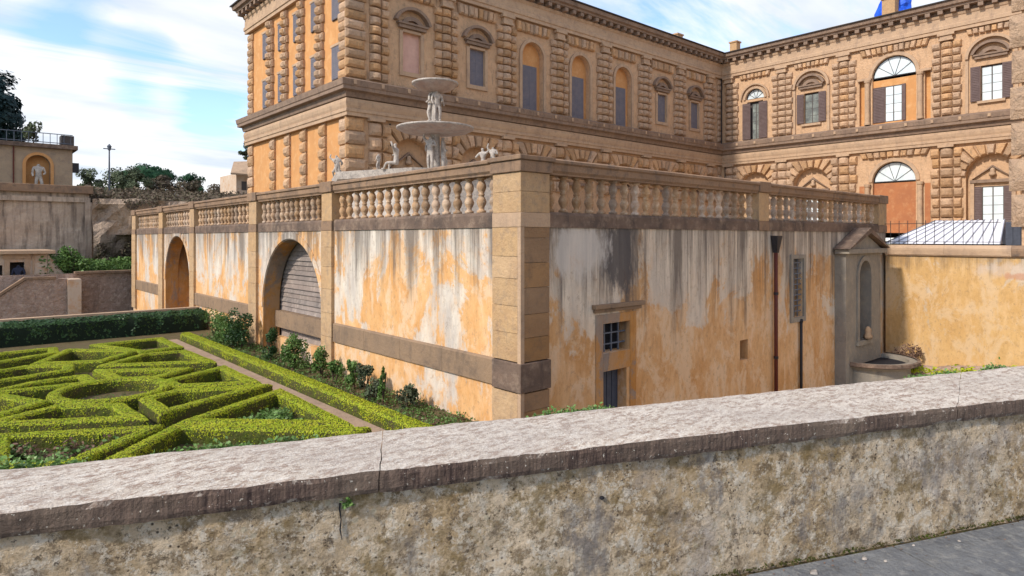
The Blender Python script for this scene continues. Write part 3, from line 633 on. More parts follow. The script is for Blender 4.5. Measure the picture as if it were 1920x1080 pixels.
for u in (10.42, 10.58, 10.74, 10.90):
    mb = MB(); fR.box(mb, u, u + 0.13, -0.25, -0.235, ZS + 0.1, -2.86); mb.build('door_board', 'bluedoor', dr)
sw = MB(); fR.box(sw, 15.83, 16.24, -0.33, -0.30, -3.25, -2.72); sw.build('vent_hole', 'void', ter)
w2 = MB(); fR.box(w2, 18.78, 19.45, -0.33, -0.28, -2.35, -0.62); w2 = w2.build('window', 'bluedoor', ter)
mb = MB(); fR.box(mb, 18.64, 18.775, 0, 0.05, -2.50, -0.50); fR.box(mb, 19.455, 19.59, 0, 0.05, -2.50, -0.50); fR.box(mb, 18.78, 19.45, 0, 0.05, -0.615, -0.50); fR.box(mb, 18.78, 19.45, 0, 0.05, -2.50, -2.355)
mb.build('window_frame', 'greystone', w2)
mb = MB()
for z in np.arange(-2.2, -0.7, 0.16): fR.box(mb, 18.78, 19.45, -0.06, -0.04, z, z + 0.03)
for u in (18.98, 19.21): fR.box(mb, u, u + 0.025, -0.063, -0.037, -2.35, -0.62)
mb.build('window_grille', 'bars', w2)
pipe = thing('drainpipe', (17.6, RY - 0.1, ZS), 'tall red brown drainpipe with hopper head on the orange street wall', 'drainpipe')
mb = MB().tube([(17.62, RY - 0.1, ZS), (17.60, RY - 0.1, -0.25)], 0.052, 10); mb.build('pipe', 'copper', pipe, smooth=True)
mb = MB().prism([(17.55, RY - 0.16, -0.42), (17.66, RY - 0.16, -0.42), (17.66, RY - 0.04, -0.42), (17.55, RY - 0.04, -0.42)], [(17.47, RY - 0.22, 0.06), (17.75, RY - 0.22, 0.06), (17.75, RY - 0.01, 0.06), (17.47, RY - 0.01, 0.06)]); mb.build('hopper_head', 'iron', pipe)
for z in (-1.6, -3.4):
    mb = MB().tube([(17.61, RY - 0.1, z), (17.61, RY - 0.1, z + 0.07)], 0.066, 10); mb.build('collar', 'iron', pipe)
mb = MB().tube([(19.22, RY - 0.07, ZS), (19.22, RY - 0.07, -2.52)], 0.045, 8); mb.tube([(19.22, RY - 0.07, -2.52), (19.26, RY - 0.05, -2.44)], 0.055, 8)
mb.build('drainpipe', 'iron', smooth=True, label='short thin dark pipe below the tall barred window', cat='drainpipe')

# ------------------------------------------------------------------ balustrade on top of the terrace wall
bal = thing('balustrade', (LX, RY, ZT), 'stone balustrade with bulbous balusters and square piers on the terrace wall', 'balustrade')
BP = [(0.085, 0), (0.085, 0.05), (0.055, 0.065), (0.045, 0.10), (0.082, 0.18), (0.092, 0.235), (0.07, 0.30), (0.045, 0.345), (0.060, 0.36), (0.060, 0.385), (0.045, 0.40), (0.072, 0.46), (0.090, 0.52), (0.080, 0.585), (0.048, 0.655), (0.06, 0.675), (0.088, 0.69), (0.088, 0.72)]
bmb = MB().lathe((0, 0, 0), [(0, 0)] + [(r * 1.12, z) for r, z in BP] + [(0, 0.72)], 10)
bme = bpy.data.meshes.new('baluster'); bme.from_pydata(bmb.v, [], bmb.f); bme.materials.append(MT['baluster']); bme.polygons.foreach_set('use_smooth', [True] * len(bme.polygons))
def baluster(x, y):
    o = bpy.data.objects.new('baluster', bme); o.rotation_euler = (0, 0, random.uniform(0, 6)); place(o, (x, y, 0.5), bal)
def rail(fr, u0, u1, inner=0.36):
    L_ = u1 - u0; n_ = max(2, round(L_ / 2.0))
    for i in range(n_):
        a = u0 + L_ * i / n_ + 0.003; b = u0 + L_ * (i + 1) / n_ - 0.003
        mb = MB(); fr.prof(mb, a, b, [(-inner, 1.22), (0.02, 1.22), (0.02, 1.25), (0.06, 1.30), (0.06, 1.42), (0.10, 1.45), (0.10, 1.50), (0.05, 1.53), (-inner, 1.53)]); mb.build('coping', 'coping', bal)
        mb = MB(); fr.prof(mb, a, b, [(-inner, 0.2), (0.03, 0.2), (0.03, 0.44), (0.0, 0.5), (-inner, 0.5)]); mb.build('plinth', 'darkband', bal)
def bal_run(fr, u0, u1, pitch=0.385):
    rail(fr, u0, u1); n_ = int((u1 - u0) / pitch); p = (u1 - u0) / n_
    for i in range(n_):
        q = fr.P(u0 + p * (i + 0.5), -0.14, 0); baluster(q[0], q[1])
def pier(fr, u0, u1, d=0.09, inner=0.42):
    mb = MB(); fr.box(mb, u0, u1, -inner, d, 0.2, 0.46); mb.build('pier_base', 'coping', bal, bevel=0.01)
    mb = MB(); fr.box(mb, u0 + 0.01, u1 - 0.01, -inner, d - 0.012, 0.464, 1.25); mb.build('pier', 'ashlar', bal, bevel=0.01)
    mb = MB(); fr.box(mb, u0 - 0.03, u1 + 0.03, -inner - 0.03, d + 0.04, 1.254, 1.55); mb.build('pier_cap', 'coping', bal, bevel=0.02)
for (a, b) in ((9.66, 16.53), (17.22, 22.23), (23.0, 29.53), (30.22, 34.80), (35.62, 40.73)): bal_run(fL, a, b)
for (a, b) in ((16.55, 17.20), (22.25, 22.98), (29.55, 30.20), (34.82, 35.6), (40.75, 41.65)): pier(fL, a, b)
for (a, b) in ((8.72, 16.75), (17.36, 25.4)): bal_run(fR, a, b, 0.37)
pier(fR, 16.77, 17.34, 0.05); pier(fR, 25.42, 26.2, 0.05)
mb = MB().box(LX - 0.10, 8.70, RY - 0.10, 9.64, 0.2, 0.47); mb.build('pier_base', 'band', bal, bevel=0.01, label='pale base block of the corner pier')
for i, (z0, z1) in enumerate(((0.474, 0.86), (0.864, 1.22))):
    mb = MB().box(LX - 0.09, 8.69, RY - 0.09, 9.63, z0, z1); mb.build('pier', 'ashlar', bal, bevel=0.006)
mb = MB().box(LX - 0.13, 8.74, RY - 0.13, 9.68, 1.224, 1.44); mb.box(LX - 0.17, 8.78, RY - 0.17, 9.72, 1.441, 1.53); mb.build('pier_cap', 'coping', bal, bevel=0.015)

# ------------------------------------------------------------------ wall niche with pediment and basin
nic = thing('wall_fountain', (23.3, RY, ZS), 'grey stone wall fountain with pediment and tall arched niche beside the drainpipes', 'fountain')
fN = Fr('x', RY - 0.35)
mb = MB(); fN.wall(mb, 21.75, 24.7, ZS, -0.42, [(22.75, 23.72, -3.45, -1.25, True)], 0.30)
mb.box(21.75, 21.752, RY - 0.35, RY, ZS, -0.42); mb.box(24.698, 24.7, RY - 0.35, RY, ZS, -0.42); mb.build('niche_body', 'greystone', nic)
mb = MB(); fN.box(mb, 22.6, 23.9, -0.34, -0.30, -3.6, -0.6); mb.build('niche_back', 'darkband', nic)
mb = MB(); fN.arch_ring(mb, 23.235, -1.25, 0.49, 0.64, 0.002, 0.05); fN.box(mb, 22.6, 22.745, 0.002, 0.05, -3.4, -1.25); fN.box(mb, 23.725, 23.87, 0.002, 0.05, -3.4, -1.25); fN.box(mb, 22.55, 23.92, 0.002, 0.10, -3.55, -3.41); mb.build('niche_frame', 'greystone', nic)
mb = MB(); fN.box(mb, 21.6, 24.86, -0.3, 0.16, -0.52, -0.36); mb.build('entablature', 'greystone', nic, bevel=0.02)
mb = MB(); fN.poly(mb, [(21.75, -0.36), (24.7, -0.36), (23.235, 0.16)], -0.25, 0.02); mb.build('tympanum', 'greystone', nic)
for sg in (-1, 1):
    mb = MB(); c = 23.235
    fN.poly(mb, [(c + sg * 1.75, -0.36), (c + sg * 1.62, -0.40 + 0.05), (c, 0.16), (c, 0.34)][:4], -0.3, 0.22); mb.build('raking_cornice', 'darkband', nic)
mb = MB(); mb.lathe((23.235, RY - 0.12 - 0.35, -3.40), [(0.0, 0.0), (0.12, 0.02), (0.15, 0.12), (0.09, 0.2), (0.11, 0.32), (0.06, 0.42), (0, 0.45)], 12); mb.build('spout_mask', 'string', nic, smooth=True)
bx, by = 23.55, RY - 0.35
mb = MB().lathe((bx, by, ZS), [(0, 0), (1.34, 0), (1.32, 0.15), (1.24, 0.2), (1.24, 0.70), (1.34, 0.78), (1.44, 0.82), (1.44, 0.94), (1.2, 0.94), (1.16, 0.72), (0, 0.70)], 28, math.pi, 2 * math.pi); mb.build('basin', 'greystone', nic, smooth=False)
mb = MB().lathe((bx, by, ZS), [(0, 0.81), (1.18, 0.81)], 28, math.pi, 2 * math.pi); mb.build('basin_water', 'void', nic)
mb = MB().lathe((bx, by, ZS), [(1.455, 0.83), (1.52, 0.86), (1.52, 0.96), (1.43, 0.97)], 28, math.pi, 2 * math.pi); mb.build('basin_rim', 'darkband', nic)

# ------------------------------------------------------------------ yellow yard wall with railing
gw = thing('yard_wall', (GX, 2.0, ZS), 'ochre plaster yard wall with stone coping right of the wall fountain', 'wall')
mb = MB(); fG.wall(mb, -8, RY - 0.1, ZS - 0.3, -0.64, [], 0.1); mb.box(GX + 0.01, GX + 0.45, -8, RY - 0.1, ZS, -0.64); mb.build('plaster_face', 'gplaster', gw)
n_ = 9
for i in range(n_):
    a = -8 + (RY + 7.9) * i / n_; b = -8 + (RY + 7.9) * (i + 1) / n_
    mb = MB(); fG.prof(mb, a + 0.003, b - 0.003, [(-0.5, -0.63), (0.06, -0.63), (0.10, -0.58), (0.13, -0.42), (0.13, -0.36), (0.06, -0.25), (-0.5, -0.25)]); mb.build('coping_stone', 'coping' if i % 3 == 0 else 'band', gw)
rl = thing('iron_railing', (GX + 0.15, 6, -0.25), 'thin dark iron railing with upright bars on the yard wall coping', 'railing')
for y in np.arange(5.6, RY, 0.28):
    mb = MB().tube([(GX + 0.1, y, -0.25), (GX + 0.1, y, 0.62)], 0.011, 5); mb.build('bar', 'iron', rl)
for z in (0.5, -0.15):
    mb = MB().box(GX + 0.085, GX + 0.115, 5.4, RY, z, z + 0.02); mb.build('rail', 'iron', rl)
# canopy roof with standing seams
cn = thing('canopy', (28.6, 7.6, -0.35), 'white sheet metal hipped canopy roof with standing seams behind the railing', 'canopy')
ex0, ex1, ey0, ey1, ez, tz = 27.6, 32.0, 5.75, 9.45, -0.22, 0.66
rx0, rx1, ry0, ry1 = 29.2, 30.4, 5.95, 8.15
quads = [((ex0, ey0, ez), (ex0, ey1, ez), (rx0, ry1, tz), (rx0, ry0, tz)), ((ex0, ey1, ez), (ex1, ey1, ez), (rx1, ry1, tz), (rx0, ry1, tz)), ((ex1, ey1, ez), (ex1, ey0, ez), (rx1, ry0, tz), (rx1, ry1, tz)), ((ex1, ey0, ez), (ex0, ey0, ez), (rx0, ry0, tz), (rx1, ry0, tz)), ((rx0, ry0, tz), (rx0, ry1, tz), (rx1, ry1, tz), (rx1, ry0, tz))]
mb = MB()
for q in quads: mb.add(list(q), [(0, 1, 2, 3)])
mb.build('roof_sheet', 'whitemetal', cn)
for qi in (0, 1):
    a, b, c, d = [Vector(v) for v in quads[qi]]
    for k in range(0, 12):
        t = k / 11; mb = MB().tube([tuple(a.lerp(b, t) + Vector((0, 0, 0.02))), tuple(d.lerp(c, t) + Vector((0, 0, 0.02)))], 0.022, 5); mb.build('seam', 'seamgrey', cn)
mb = MB().box(ex0 + 0.2, ex1 - 0.2, ey0 + 0.2, ey1 - 0.2, -0.35, -0.23); mb.build('canopy_base', 'iron', cn)
sh = thing('utility_cabinet', (29.0, 5.5, -0.35), 'dark blue grey cabinet between the white canopy and the palace corner', 'cabinet')
mb = MB().box(28.0, 29.6, 5.22, 5.68, -0.35, 0.55); mb.build('cabinet_body', 'bluedoor', sh, bevel=0.02)
for y in (5.25, 5.47):
    mb = MB().box(27.975, 27.995, y, y + 0.19, -0.25, 0.48); mb.build('cabinet_door', 'bluedoor', sh)

# ------------------------------------------------------------------ palace
pal = thing('palace', (60, 50, 0), 'large rusticated stone palace with ochre infill and heavy cornices around a court', 'palace')
ZC0, ZC1, ZE = 10.75, 14.1, 27.9
U_BAYS = [33.25, 41.1, 48.9, 56.65, 64.55, 72.7, 80.5]
U_COLS = [29.35, 37.2, 45.05, 53.05, 60.95, 68.95, 76.8, 84.2]
Y_BAYS = [46.9, 38.85, 28.85, 19.0, 10.8]
Y_COLS = [50.9, 42.85, 34.65, 23.25, 14.8, 6.9]
# walls with openings
def pw(fr, u0, u1, z0, z1, ops, dep, mat, lab=None):
    mb = MB(); fr.wall(mb, u0, u1, z0, z1, ops, dep); return mb.build('wall', mat, pal, label=lab)
up2 = []
for i, u in enumerate(U_BAYS):
    if i in (2, 3, 4): up2.append((u - 1.6, u + 1.6, 14.15, 19.95, True))
    else: up2.append((u - 1.0, u + 1.0, 15.6, 19.3, False))
pw(f2, PX, QX, 13.9, 24.0, up2, 0.55, 'palace')
lo2 = [(u - 2.35, u + 2.35, 0.5, 6.95, True) for u in U_BAYS]
pw(f2, PX, QX, 0, 11, lo2, 0.7, 'palace')
lo3 = [(y - 2.4, y + 2.4, 0.5, 6.95, True) for y in Y_BAYS]
pw(f3, 4.0, PY, 0, 11, lo3, 0.7, 'palace')
up3 = [(46.9 - 1.2, 46.9 + 1.2, 14.15, 19.6, False), (46.9 - 1.42, 46.9 + 1.42, 19.95, 20.0, True), (38.85 - 1.0, 38.85 + 1.0, 15.4, 19.5, False),
       (28.85 - 2.43, 28.85 + 2.43, 14.15, 19.9, True), (28.85 + 3.35, 28.85 + 3.95, 14.15, 19.8, False), (28.85 - 3.95, 28.85 - 3.35, 14.15, 19.8, False), (19.0 - 1.0, 19.0 + 1.0, 15.3, 19.3, False), (10.8 - 1.0, 10.8 + 1.0, 15.3, 19.3, False)]
pw(f3, 4.0, PY, 13.9, 24.0, up3, 0.55, 'palace')
pw(f1, PY, 77.1, 0, 11, [], 0.1, 'orange', 'ochre plaster wall'); pw(f1, PY, 77.1, 13.9, 24.0, [], 0.1, 'orange', 'ochre plaster wall')
# far sides and top
mb = MB().box(PX + 0.01, QX + 16, 77.0, 77.1, 0, 27); mb.box(PX + 0.4, QX + 16, PY + 0.9, PY + 1.0, 0, 26.5); mb.box(QX + 0.9, QX + 1.0, 0, PY + 1, 0, 26.5)
mb.build('inner_wall', 'void', pal)
mb = MB().box(PX + 0.01, PX + 0.3, PY + 0.5, 77.0, 0, 24); mb.build('backing_wall', 'orange', pal)
# near wing end (the rusticated corner at the right edge)
fW = Fr('y', PX)
mb = MB().box(PX, 86, -22, 5.0, -0.35, 27); mb.build('near_wing_wall', 'palace', pal)
# entablatures
P_LOW = [(-0.1, 10.75), (0.42, 10.75), (0.42, 11.05), (0.50, 11.1), (0.50, 11.35), (0.42, 11.4), (0.50, 11.65), (0.54, 11.95), (0.48, 12.25), (0.55, 12.35), (0.62, 12.6), (0.65, 12.8), (1.05, 12.9), (1.05, 13.2), (1.12, 13.25), (1.2, 13.75), (0.2, 14.1), (-0.1, 14.1)]
P_FRI = [(-0.1, 23.72), (0.42, 23.72), (0.42, 24.05), (0.52, 24.12), (0.52, 24.5), (0.42, 24.6), (0.40, 25.4), (0.50, 25.5), (0.58, 25.75), (-0.1, 25.75)]
P_EAVE = [(-0.1, 26.2), (1.15, 26.25), (1.2, 26.45), (1.45, 26.55), (1.55, 26.95), (-0.1, 27.1)]
P_ROOF = [(-0.1, 27.11), (1.7, 26.97), (1.72, 27.10), (-0.1, 27.6)]
segs = [(f2, PX, QX, 1, -1), (f1, PY, 77.1, 1, 1), (f3, 5.0, PY, 0, -1)]
for fr, a, b, e0, e1 in segs:
    def pieces(name, prof, mat):
        mb = MB(); fr.prof(mb, a, b, prof, e0, e1); mb.build(name, mat, pal)
    pieces('entablature_moulding', P_LOW[:9] + [(-0.1, 12.25)], 'band')
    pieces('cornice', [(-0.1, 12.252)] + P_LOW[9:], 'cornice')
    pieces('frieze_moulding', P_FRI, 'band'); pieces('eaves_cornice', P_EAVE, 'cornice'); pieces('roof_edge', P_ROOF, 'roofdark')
    mb = MB(); fr.box(mb, a + 0.01, b - 0.5, -0.1, 0.4, 25.76, 26.19); mb.build('frieze_course', 'cornice', pal)
# dentils and modillions
def repeat(name, fr, u0, u1, pitch, w_, d0, d1, z0, z1, mat, stuff=False):
    n_ = int((u1 - u0) / pitch); out_ = MB()
    for i in range(n_ + 1):
        u = u0 + (u1 - u0) * i / n_
        if stuff: fr.box(out_, u - w_ / 2, u + w_ / 2, d0, d1, z0, z1)
        else:
            mb = MB(); fr.box(mb, u - w_ / 2, u + w_ / 2, d0, d1, z0, z1); mb.build(name, mat, pal)
    if stuff: out_.build(name, mat, pal, kind='stuff')
for fr, a, b in ((f2, PX + 0.3, QX - 1.6), (f1, PY - 0.6, 77.5), (f3, 12.0, PY - 1.6)):
    repeat('modillion', fr, a, b, 1.28, 0.5, 0.41, 1.15, 25.78, 26.19, 'cornice')
for fr, a, b in ((f2, PX, QX - 0.6), (f3, 8.0, PY - 0.6)):
    repeat('sill_peg', fr, a, b, 2.62, 0.28, 1.21, 1.24, 13.35, 13.72, 'band', True)
# roofs
def roofs():
    mb = MB().prism([(PX - 1.0, PY - 1.0, 27.45), (PX + 8, PY + 12, 30.4), (QX + 9, PY + 12, 30.4), (QX, PY - 0.2, 27.5)][:4], [(PX - 1.0, PY - 1.0, 27.4), (PX + 8, PY + 12, 30.35), (QX + 9, PY + 12, 30.35), (QX, PY - 0.2, 27.45)][:4])
    mb.add([(PX - 1.0, PY - 1, 27.45), (PX + 8, PY + 12, 30.4), (PX + 8, 66, 30.4), (PX - 1, 78, 27.45)], [(0, 1, 2, 3)])
    mb.add([(QX, PY - 0.2, 27.5), (QX + 9, PY + 12, 30.4), (QX + 9, -10, 30.4), (QX, 0, 27.5)], [(0, 1, 2, 3)])
    return mb.build('roof', 'roof', pal)
rf = roofs()
for (x, y, w_, z0, z1) in ((79.3, PY + 2.6, 1.3, 27.5, 29.3), (QX + 1.5, 51.2, 1.1, 27.4, 29.3), (QX + 2.5, 30.3, 1.5, 27.4, 30.3), (QX + 5, 37.5, 2.6, 27.5, 29.0)):
    mb = MB().box(x, x + w_, y - w_ / 2, y + w_ / 2, z0, z1); mb.box(x - 0.12, x + w_ + 0.12, y - w_ / 2 - 0.12, y + w_ / 2 + 0.12, z1 + 0.001, z1 + 0.2); mb.build('chimney', 'ashlar', rf)
tp = MB(); tv = []; tn, tm = 22, 9
for i in range(tm + 1):
    for k_ in range(tn):
        a = 6.2832 * k_ / tn; t_ = i / tm; sy = 2.25 * (1 - 0.30 * t_ ** 2.2) + 0.35 * mnoise.noise((math.cos(a) * 2, math.sin(a) * 2, t_ * 3)); sx = sy * 0.6
        tv.append((QX + 4.9 + sx * math.cos(a), 30.6 + sy * math.sin(a) + 0.25 * mnoise.noise((t_ * 5, a * 2, 0)), 27.6 + 3.3 * t_ + 0.55 * mnoise.noise((math.cos(a) * 1.5, math.sin(a) * 1.5, 7)) * t_))
tp.add(tv, [(i * tn + k_, i * tn + (k_ + 1) % tn, (i + 1) * tn + (k_ + 1) % tn, (i + 1) * tn + k_) for i in range(tm) for k_ in range(tn)] + [tuple(range(tm * tn, (tm + 1) * tn))])
tp.build('tarpaulin', 'tarp', label='bright blue tarpaulin bundled behind a chimney on the palace roof', cat='tarpaulin')

# ---- rusticated blocks -----------------------------------------------------
BL = []  # (frame, u, z, w, h, depth, kind)
def camdepth(p): return p[0] * 0.659 + p[1] * 0.752
def col_blocks(fr, uc, z0, z1, row, wc, ws, dc, ds, left=True, right=True):
    n_ = max(1, round((z1 - z0) / row)); h = (z1 - z0) / n_
    for i in range(n_):
        z = z0 + h * (i + 0.5)
        BL.append((fr, uc, z, wc, h * 0.85, dc * 1.1, 'drum'))
        jit = 0.10 if i % 2 else -0.05
        if left: BL.append((fr, uc - wc / 2 - ws / 2 - 0.03 - jit / 2, z, ws + jit, h * 0.86, ds * 1.5, 'pillow'))
        if right: BL.append((fr, uc + wc / 2 + ws / 2 + 0.03 + jit / 2, z, ws + jit, h * 0.86, ds * 1.5, 'pillow'))
for i, u in enumerate(U_COLS):
    col_blocks(f2, u, 14.2, 22.55, 0.835, 1.15, 0.72, 0.55, 0.26, left=(i > 0))
    col_blocks(f2, u, 5.2, 10.45, 1.18, 1.35, 0.75, 0.6, 0.30, left=(i > 0))
    mb = MB(); f2.box(mb, u - 0.72, u + 0.72, 0.0, 0.55, 22.62, 22.85); f2.box(mb, u - 0.62, u + 0.62, 0.0, 0.45, 22.86, 23.35); f2.box(mb, u - 0.85, u + 0.85, 0.0, 0.6, 23.36, 23.68); mb.build('capital', 'band', pal)
    mb = MB(); f2.box(mb, u - 0.8, u + 0.8, 0.0, 0.62, 10.47, 10.74); mb.build('capital', 'band', pal)
for i, y in enumerate(Y_COLS[:5]):
    col_blocks(f3, y, 14.2, 22.75, 0.86, 1.15, 0.78, 0.55, 0.28, right=(i > 0))
    col_blocks(f3, y, 1.2, 10.45, 1.18, 1.35, 0.8, 0.6, 0.32, right=(i > 0))
    mb = MB(); f3.box(mb, y - 0.72, y + 0.72, 0.0, 0.55, 22.82, 23.05); f3.box(mb, y - 0.62, y + 0.62, 0.0, 0.45, 23.06, 23.4); f3.box(mb, y - 0.85, y + 0.85, 0.0, 0.6, 23.41, 23.7); mb.build('capital', 'band', pal)
    mb = MB(); f3.box(mb, y - 0.8, y + 0.8, 0.0, 0.62, 10.47, 10.74); mb.build('capital', 'band', pal)
# corner quoins: wrap both faces of the near corner, and the inner corner
for (z0, z1, row, ulen) in ((14.2, 23.6, 0.855, 1.75), (1.0, 10.7, 1.2, 1.7)):
    n_ = round((z1 - z0) / row); h = (z1 - z0) / n_
    for i in range(n_):
        z = z0 + h * (i + 0.5); e = 0.18 if i % 2 else 0.0
        BL.append((f2, PX + (ulen - e) / 2 - 0.25, z, ulen - e + 0.3, h * 0.9, 0.32, 'pillow'))
        BL.append((f1, PY + (ulen - e) / 2 - 0.05, z, ulen - e + 0.1, h * 0.9, 0.32, 'pillow'))
        BL.append((f1, 77.1 - 0.7, z, 1.5 - e, h * 0.9, 0.32, 'pillow'))
        BL.append((f2, QX - 0.55, z, 0.9, h * 0.9, 0.3, 'pillow'))
    n_ = 10
for (u, w_) in ((70.2, 1.5), (66.2, 1.35), (62.2, 1.35), (57.9, 1.5)):
    col_blocks(f1, u + 0.3, 14.2, 23.6, 0.855, w_ * 0.62, w_ * 0.3, 0.55, 0.3, left=True, right=False)
    mb = MB(); f1.box(mb, u - 1.05, u - 0.15, 0.002, 0.12, 0.3, 10.7); mb.build('pilaster', 'palace', pal)
    n_ = 9; h = (10.6 - 0.6) / n_
    for i in range(n_): BL.append((f1, u - 0.6, 0.6 + h * (i + 0.5), 1.15, h * 0.86, 0.45, 'pillow'))
# near wing corner
for i in range(9): BL.append((f1, 4.55, 0.3 + 1.19 * (i + 0.5), 1.4 + 0.12 * (i % 2), 1.19 * 0.92, 0.25, 'pillow'))
# spandrel rows between columns and arches on the lower storey
def unit_mesh(kind):
    mb = MB()
    if kind == 'pillow':
        a = [(-.5, 0, -.5), (.5, 0, -.5), (.5, 0, .5), (-.5, 0, .5)]; b = [(x, -.55, z) for x, _, z in a]
        c = [(x * .76, -1, z * .42) for x, _, z in a]
        mb.add(a + b + c, [(0, 1, 5, 4), (1, 2, 6, 5), (2, 3, 7, 6), (3, 0, 4, 7), (4, 5, 9, 8), (5, 6, 10, 9), (6, 7, 11, 10), (7, 4, 8, 11), (8, 9, 10, 11)])
    else:
        n_ = 8; vs = []
        for zz_, s_ in ((-.5, .66), (-.24, 1.0), (.24, 1.0), (.5, .66)):
            for k in range(n_ + 1):
                a = math.pi * k / n_; vs.append((-math.cos(a) * .5 * (0.94 + 0.06 * s_), -math.sin(a) * s_, zz_))
        m_ = n_ + 1; fs = [(r * m_ + k, r * m_ + k + 1, (r + 1) * m_ + k + 1, (r + 1) * m_ + k) for r in range(3) for k in range(n_)]
        fs += [tuple(range(m_))[::-1], tuple(range(3 * m_, 4 * m_))]
        mb.add(vs, fs)
    me = bpy.data.meshes.new('stone_block_' + kind); me.from_pydata(mb.v, [], mb.f)
    bm = bmesh.new(); bm.from_mesh(me); bmesh.ops.recalc_face_normals(bm, faces=bm.faces); bm.to_mesh(me); bm.free()
    me.materials.append(MT['block']); return me, mb
UM = {k: unit_mesh(k) for k in ('pillow', 'drum')}
def seen(b):
    fr, u, z, w_, h, d, k_ = b; p = fr.P(u, 0, z); dep = camdepth(p)
    lat = p[0] * 0.752 - p[1] * 0.659; x = 960 + 1214.5 * lat / dep; y = 446 - 1214.5 * z / dep
    if x < 400 or x > 1925 or y < -20 or y > 455: return -1
    if x < 960 and y > 395 - (x - 250) * 0.127: return -1
    if 960 < x < 1650 and y > 300 + (x - 1025) * 0.104: return -1
    return w_ * h / dep ** 2
BL.sort(key=seen, reverse=True)
rest = MB()
for i, b in enumerate(BL):
    fr, u, z, w_, h, d, k_ = b; P = fr.P(u, -0.02, z); rz = 0 if fr.ax == 'x' else R(-90)
    w2_, h2_, d2_ = w_ * random.uniform(.97, 1.02), h * random.uniform(.96, 1.02), d * random.uniform(.88, 1.12)
    if i < 296:
        o = bpy.data.objects.new('stone_block', UM[k_][0]); place(o, P, pal); o.rotation_euler = (0, 0, rz); o.scale = (w2_, d2_, h2_)
    else:
        mt_ = Matrix.Translation(P) @ Matrix.Rotation(rz, 4, 'Z') @ Matrix.Diagonal((w2_, d2_, h2_, 1))
        rest.add([tuple(mt_ @ Vector(v)) for v in UM[k_][1].v], UM[k_][1].f)
rest.build('stone_block', 'block', pal, kind='stuff')

# ---- voussoirs around lower arches, flat arches above upper ones -------------
def voussoirs(fr, uc, zc, r, hw, ztop, n_=11, zlow=5.5, wide=False):
    for i in range(n_):
        a0 = math.pi * i / n_ + 0.028; a1 = math.pi * (i + 1) / n_ - 0.028
        def outp(a):
            c, s_ = math.cos(a), math.sin(a); t = min(hw / abs(c) if abs(c) > 1e-6 else 1e9, (ztop - zc) / s_ if s_ > 1e-6 else 1e9)
            t = min(t, r + 1.9); return (uc + c * t, zc + s_ * t)
        am = (a0 + a1) / 2
        pts = [(uc + r * math.cos(a0), zc + r * math.sin(a0)), outp(a0), outp(am), outp(a1), (uc + r * math.cos(a1), zc + r * math.sin(a1)), (uc + r * math.cos(am), zc + r * math.sin(am))]
        dd = 0.46 if i % 2 else 0.36
        cu = sum(p[0] for p in pts) / 6; cz = sum(p[1] for p in pts) / 6
        f0 = [fr.P(u, -0.01, z) for u, z in pts]; f1_ = [fr.P(u, dd * 0.6, z) for u, z in pts]; f2_ = [fr.P(cu + (u - cu) * .82, dd, cz + (z - cz) * .82) for u, z in pts]
        mb = MB().prism(f0, f1_, caps=False); mb.prism(f1_, f2_, caps=False); k0 = len(mb.v) - 6; mb.add([mb.v[k0 + j] for j in range(6)], [(0, 1, 2, 3, 4, 5)])
        mb.build('voussoir', 'block', pal, weld=True)
for u in U_BAYS: voussoirs(f2, u, 6.95, 2.36, 2.75, 10.4)
for y in Y_BAYS[:4]:
    if y != 28.85: voussoirs(f3, y, 6.95, 2.42, 2.85, 10.4)
def flat_arch(fr, u0, u1, z0, z1, n_=8):
    c = (u0 + u1) / 2
    for i in range(n_):
        a = u0 + (u1 - u0) * i / n_ + 0.04; b = u0 + (u1 - u0) * (i + 1) / n_ - 0.04; sl_ = 0.16
        pts = [(a, z0), (b, z0), (b + (b - c) * sl_ * 0.5, z1), (a + (a - c) * sl_ * 0.5, z1)]
        cu = (a + b) / 2; cz = (z0 + z1) / 2; dd = 0.34 if i % 2 else 0.46
        mb = MB().prism([fr.P(x, -0.01, z) for x, z in pts], [fr.P(x, dd * .6, z) for x, z in pts], caps=False)
        mb.prism([fr.P(x, dd * .6, z) for x, z in pts], [fr.P(cu + (x - cu) * .75, dd, cz + (z - cz) * .75) for x, z in pts], caps=False)
        k0 = len(mb.v) - 4; mb.add([mb.v[k0 + j] for j in range(4)], [(0, 1, 2, 3)])
        mb.build('lintel_stone', 'block', pal, weld=True)
for i, u in enumerate(U_BAYS): flat_arch(f2, u - 2.45, u + 2.45, 22.45, 23.5)
flat_arch(f3, 28.85 - 3.6, 28.85 + 3.6, 22.75, 23.6, 12)
for y in (46.9, 38.85, 19.0): flat_arch(f3, y - 2.2, y + 2.2, 22.95, 23.6, 8)
flat_arch(f3, 28.85 - 3.6, 28.85 + 3.6, 9.9, 10.6, 10)
# ---- windows ----------------------------------------------------------------
def shutter_pair(fr, u, z0, z1, hw, d, parent, mat='shutter_blue'):
    for sg in (-1, 1):
        mb = MB(); a, b = (u - hw, u - 0.02) if sg < 0 else (u + 0.02, u + hw); fr.box(mb, a, b, d, d + 0.06, z0, z1)
        for zf in (0.0, 0.33, 0.66, 1.0):
            zc_ = z0 + (z1 - z0) * zf; fr.box(mb, a, b, d + 0.061, d + 0.085, max(z0, zc_ - 0.06), min(z1, zc_ + 0.06))
        for e in (a, b - 0.09): fr.box(mb, e, e + 0.09, d + 0.0605, d + 0.084, z0 + 0.061, z1 - 0.061)
        for zs_ in np.arange(z0 + 0.12, z1 - 0.15, 0.17): fr.prof(mb, a + 0.1, b - 0.1, [(d + 0.061, zs_ + 0.10), (d + 0.061, zs_), (d + 0.105, zs_ - 0.02)])
        mb.build('shutter', mat, parent)
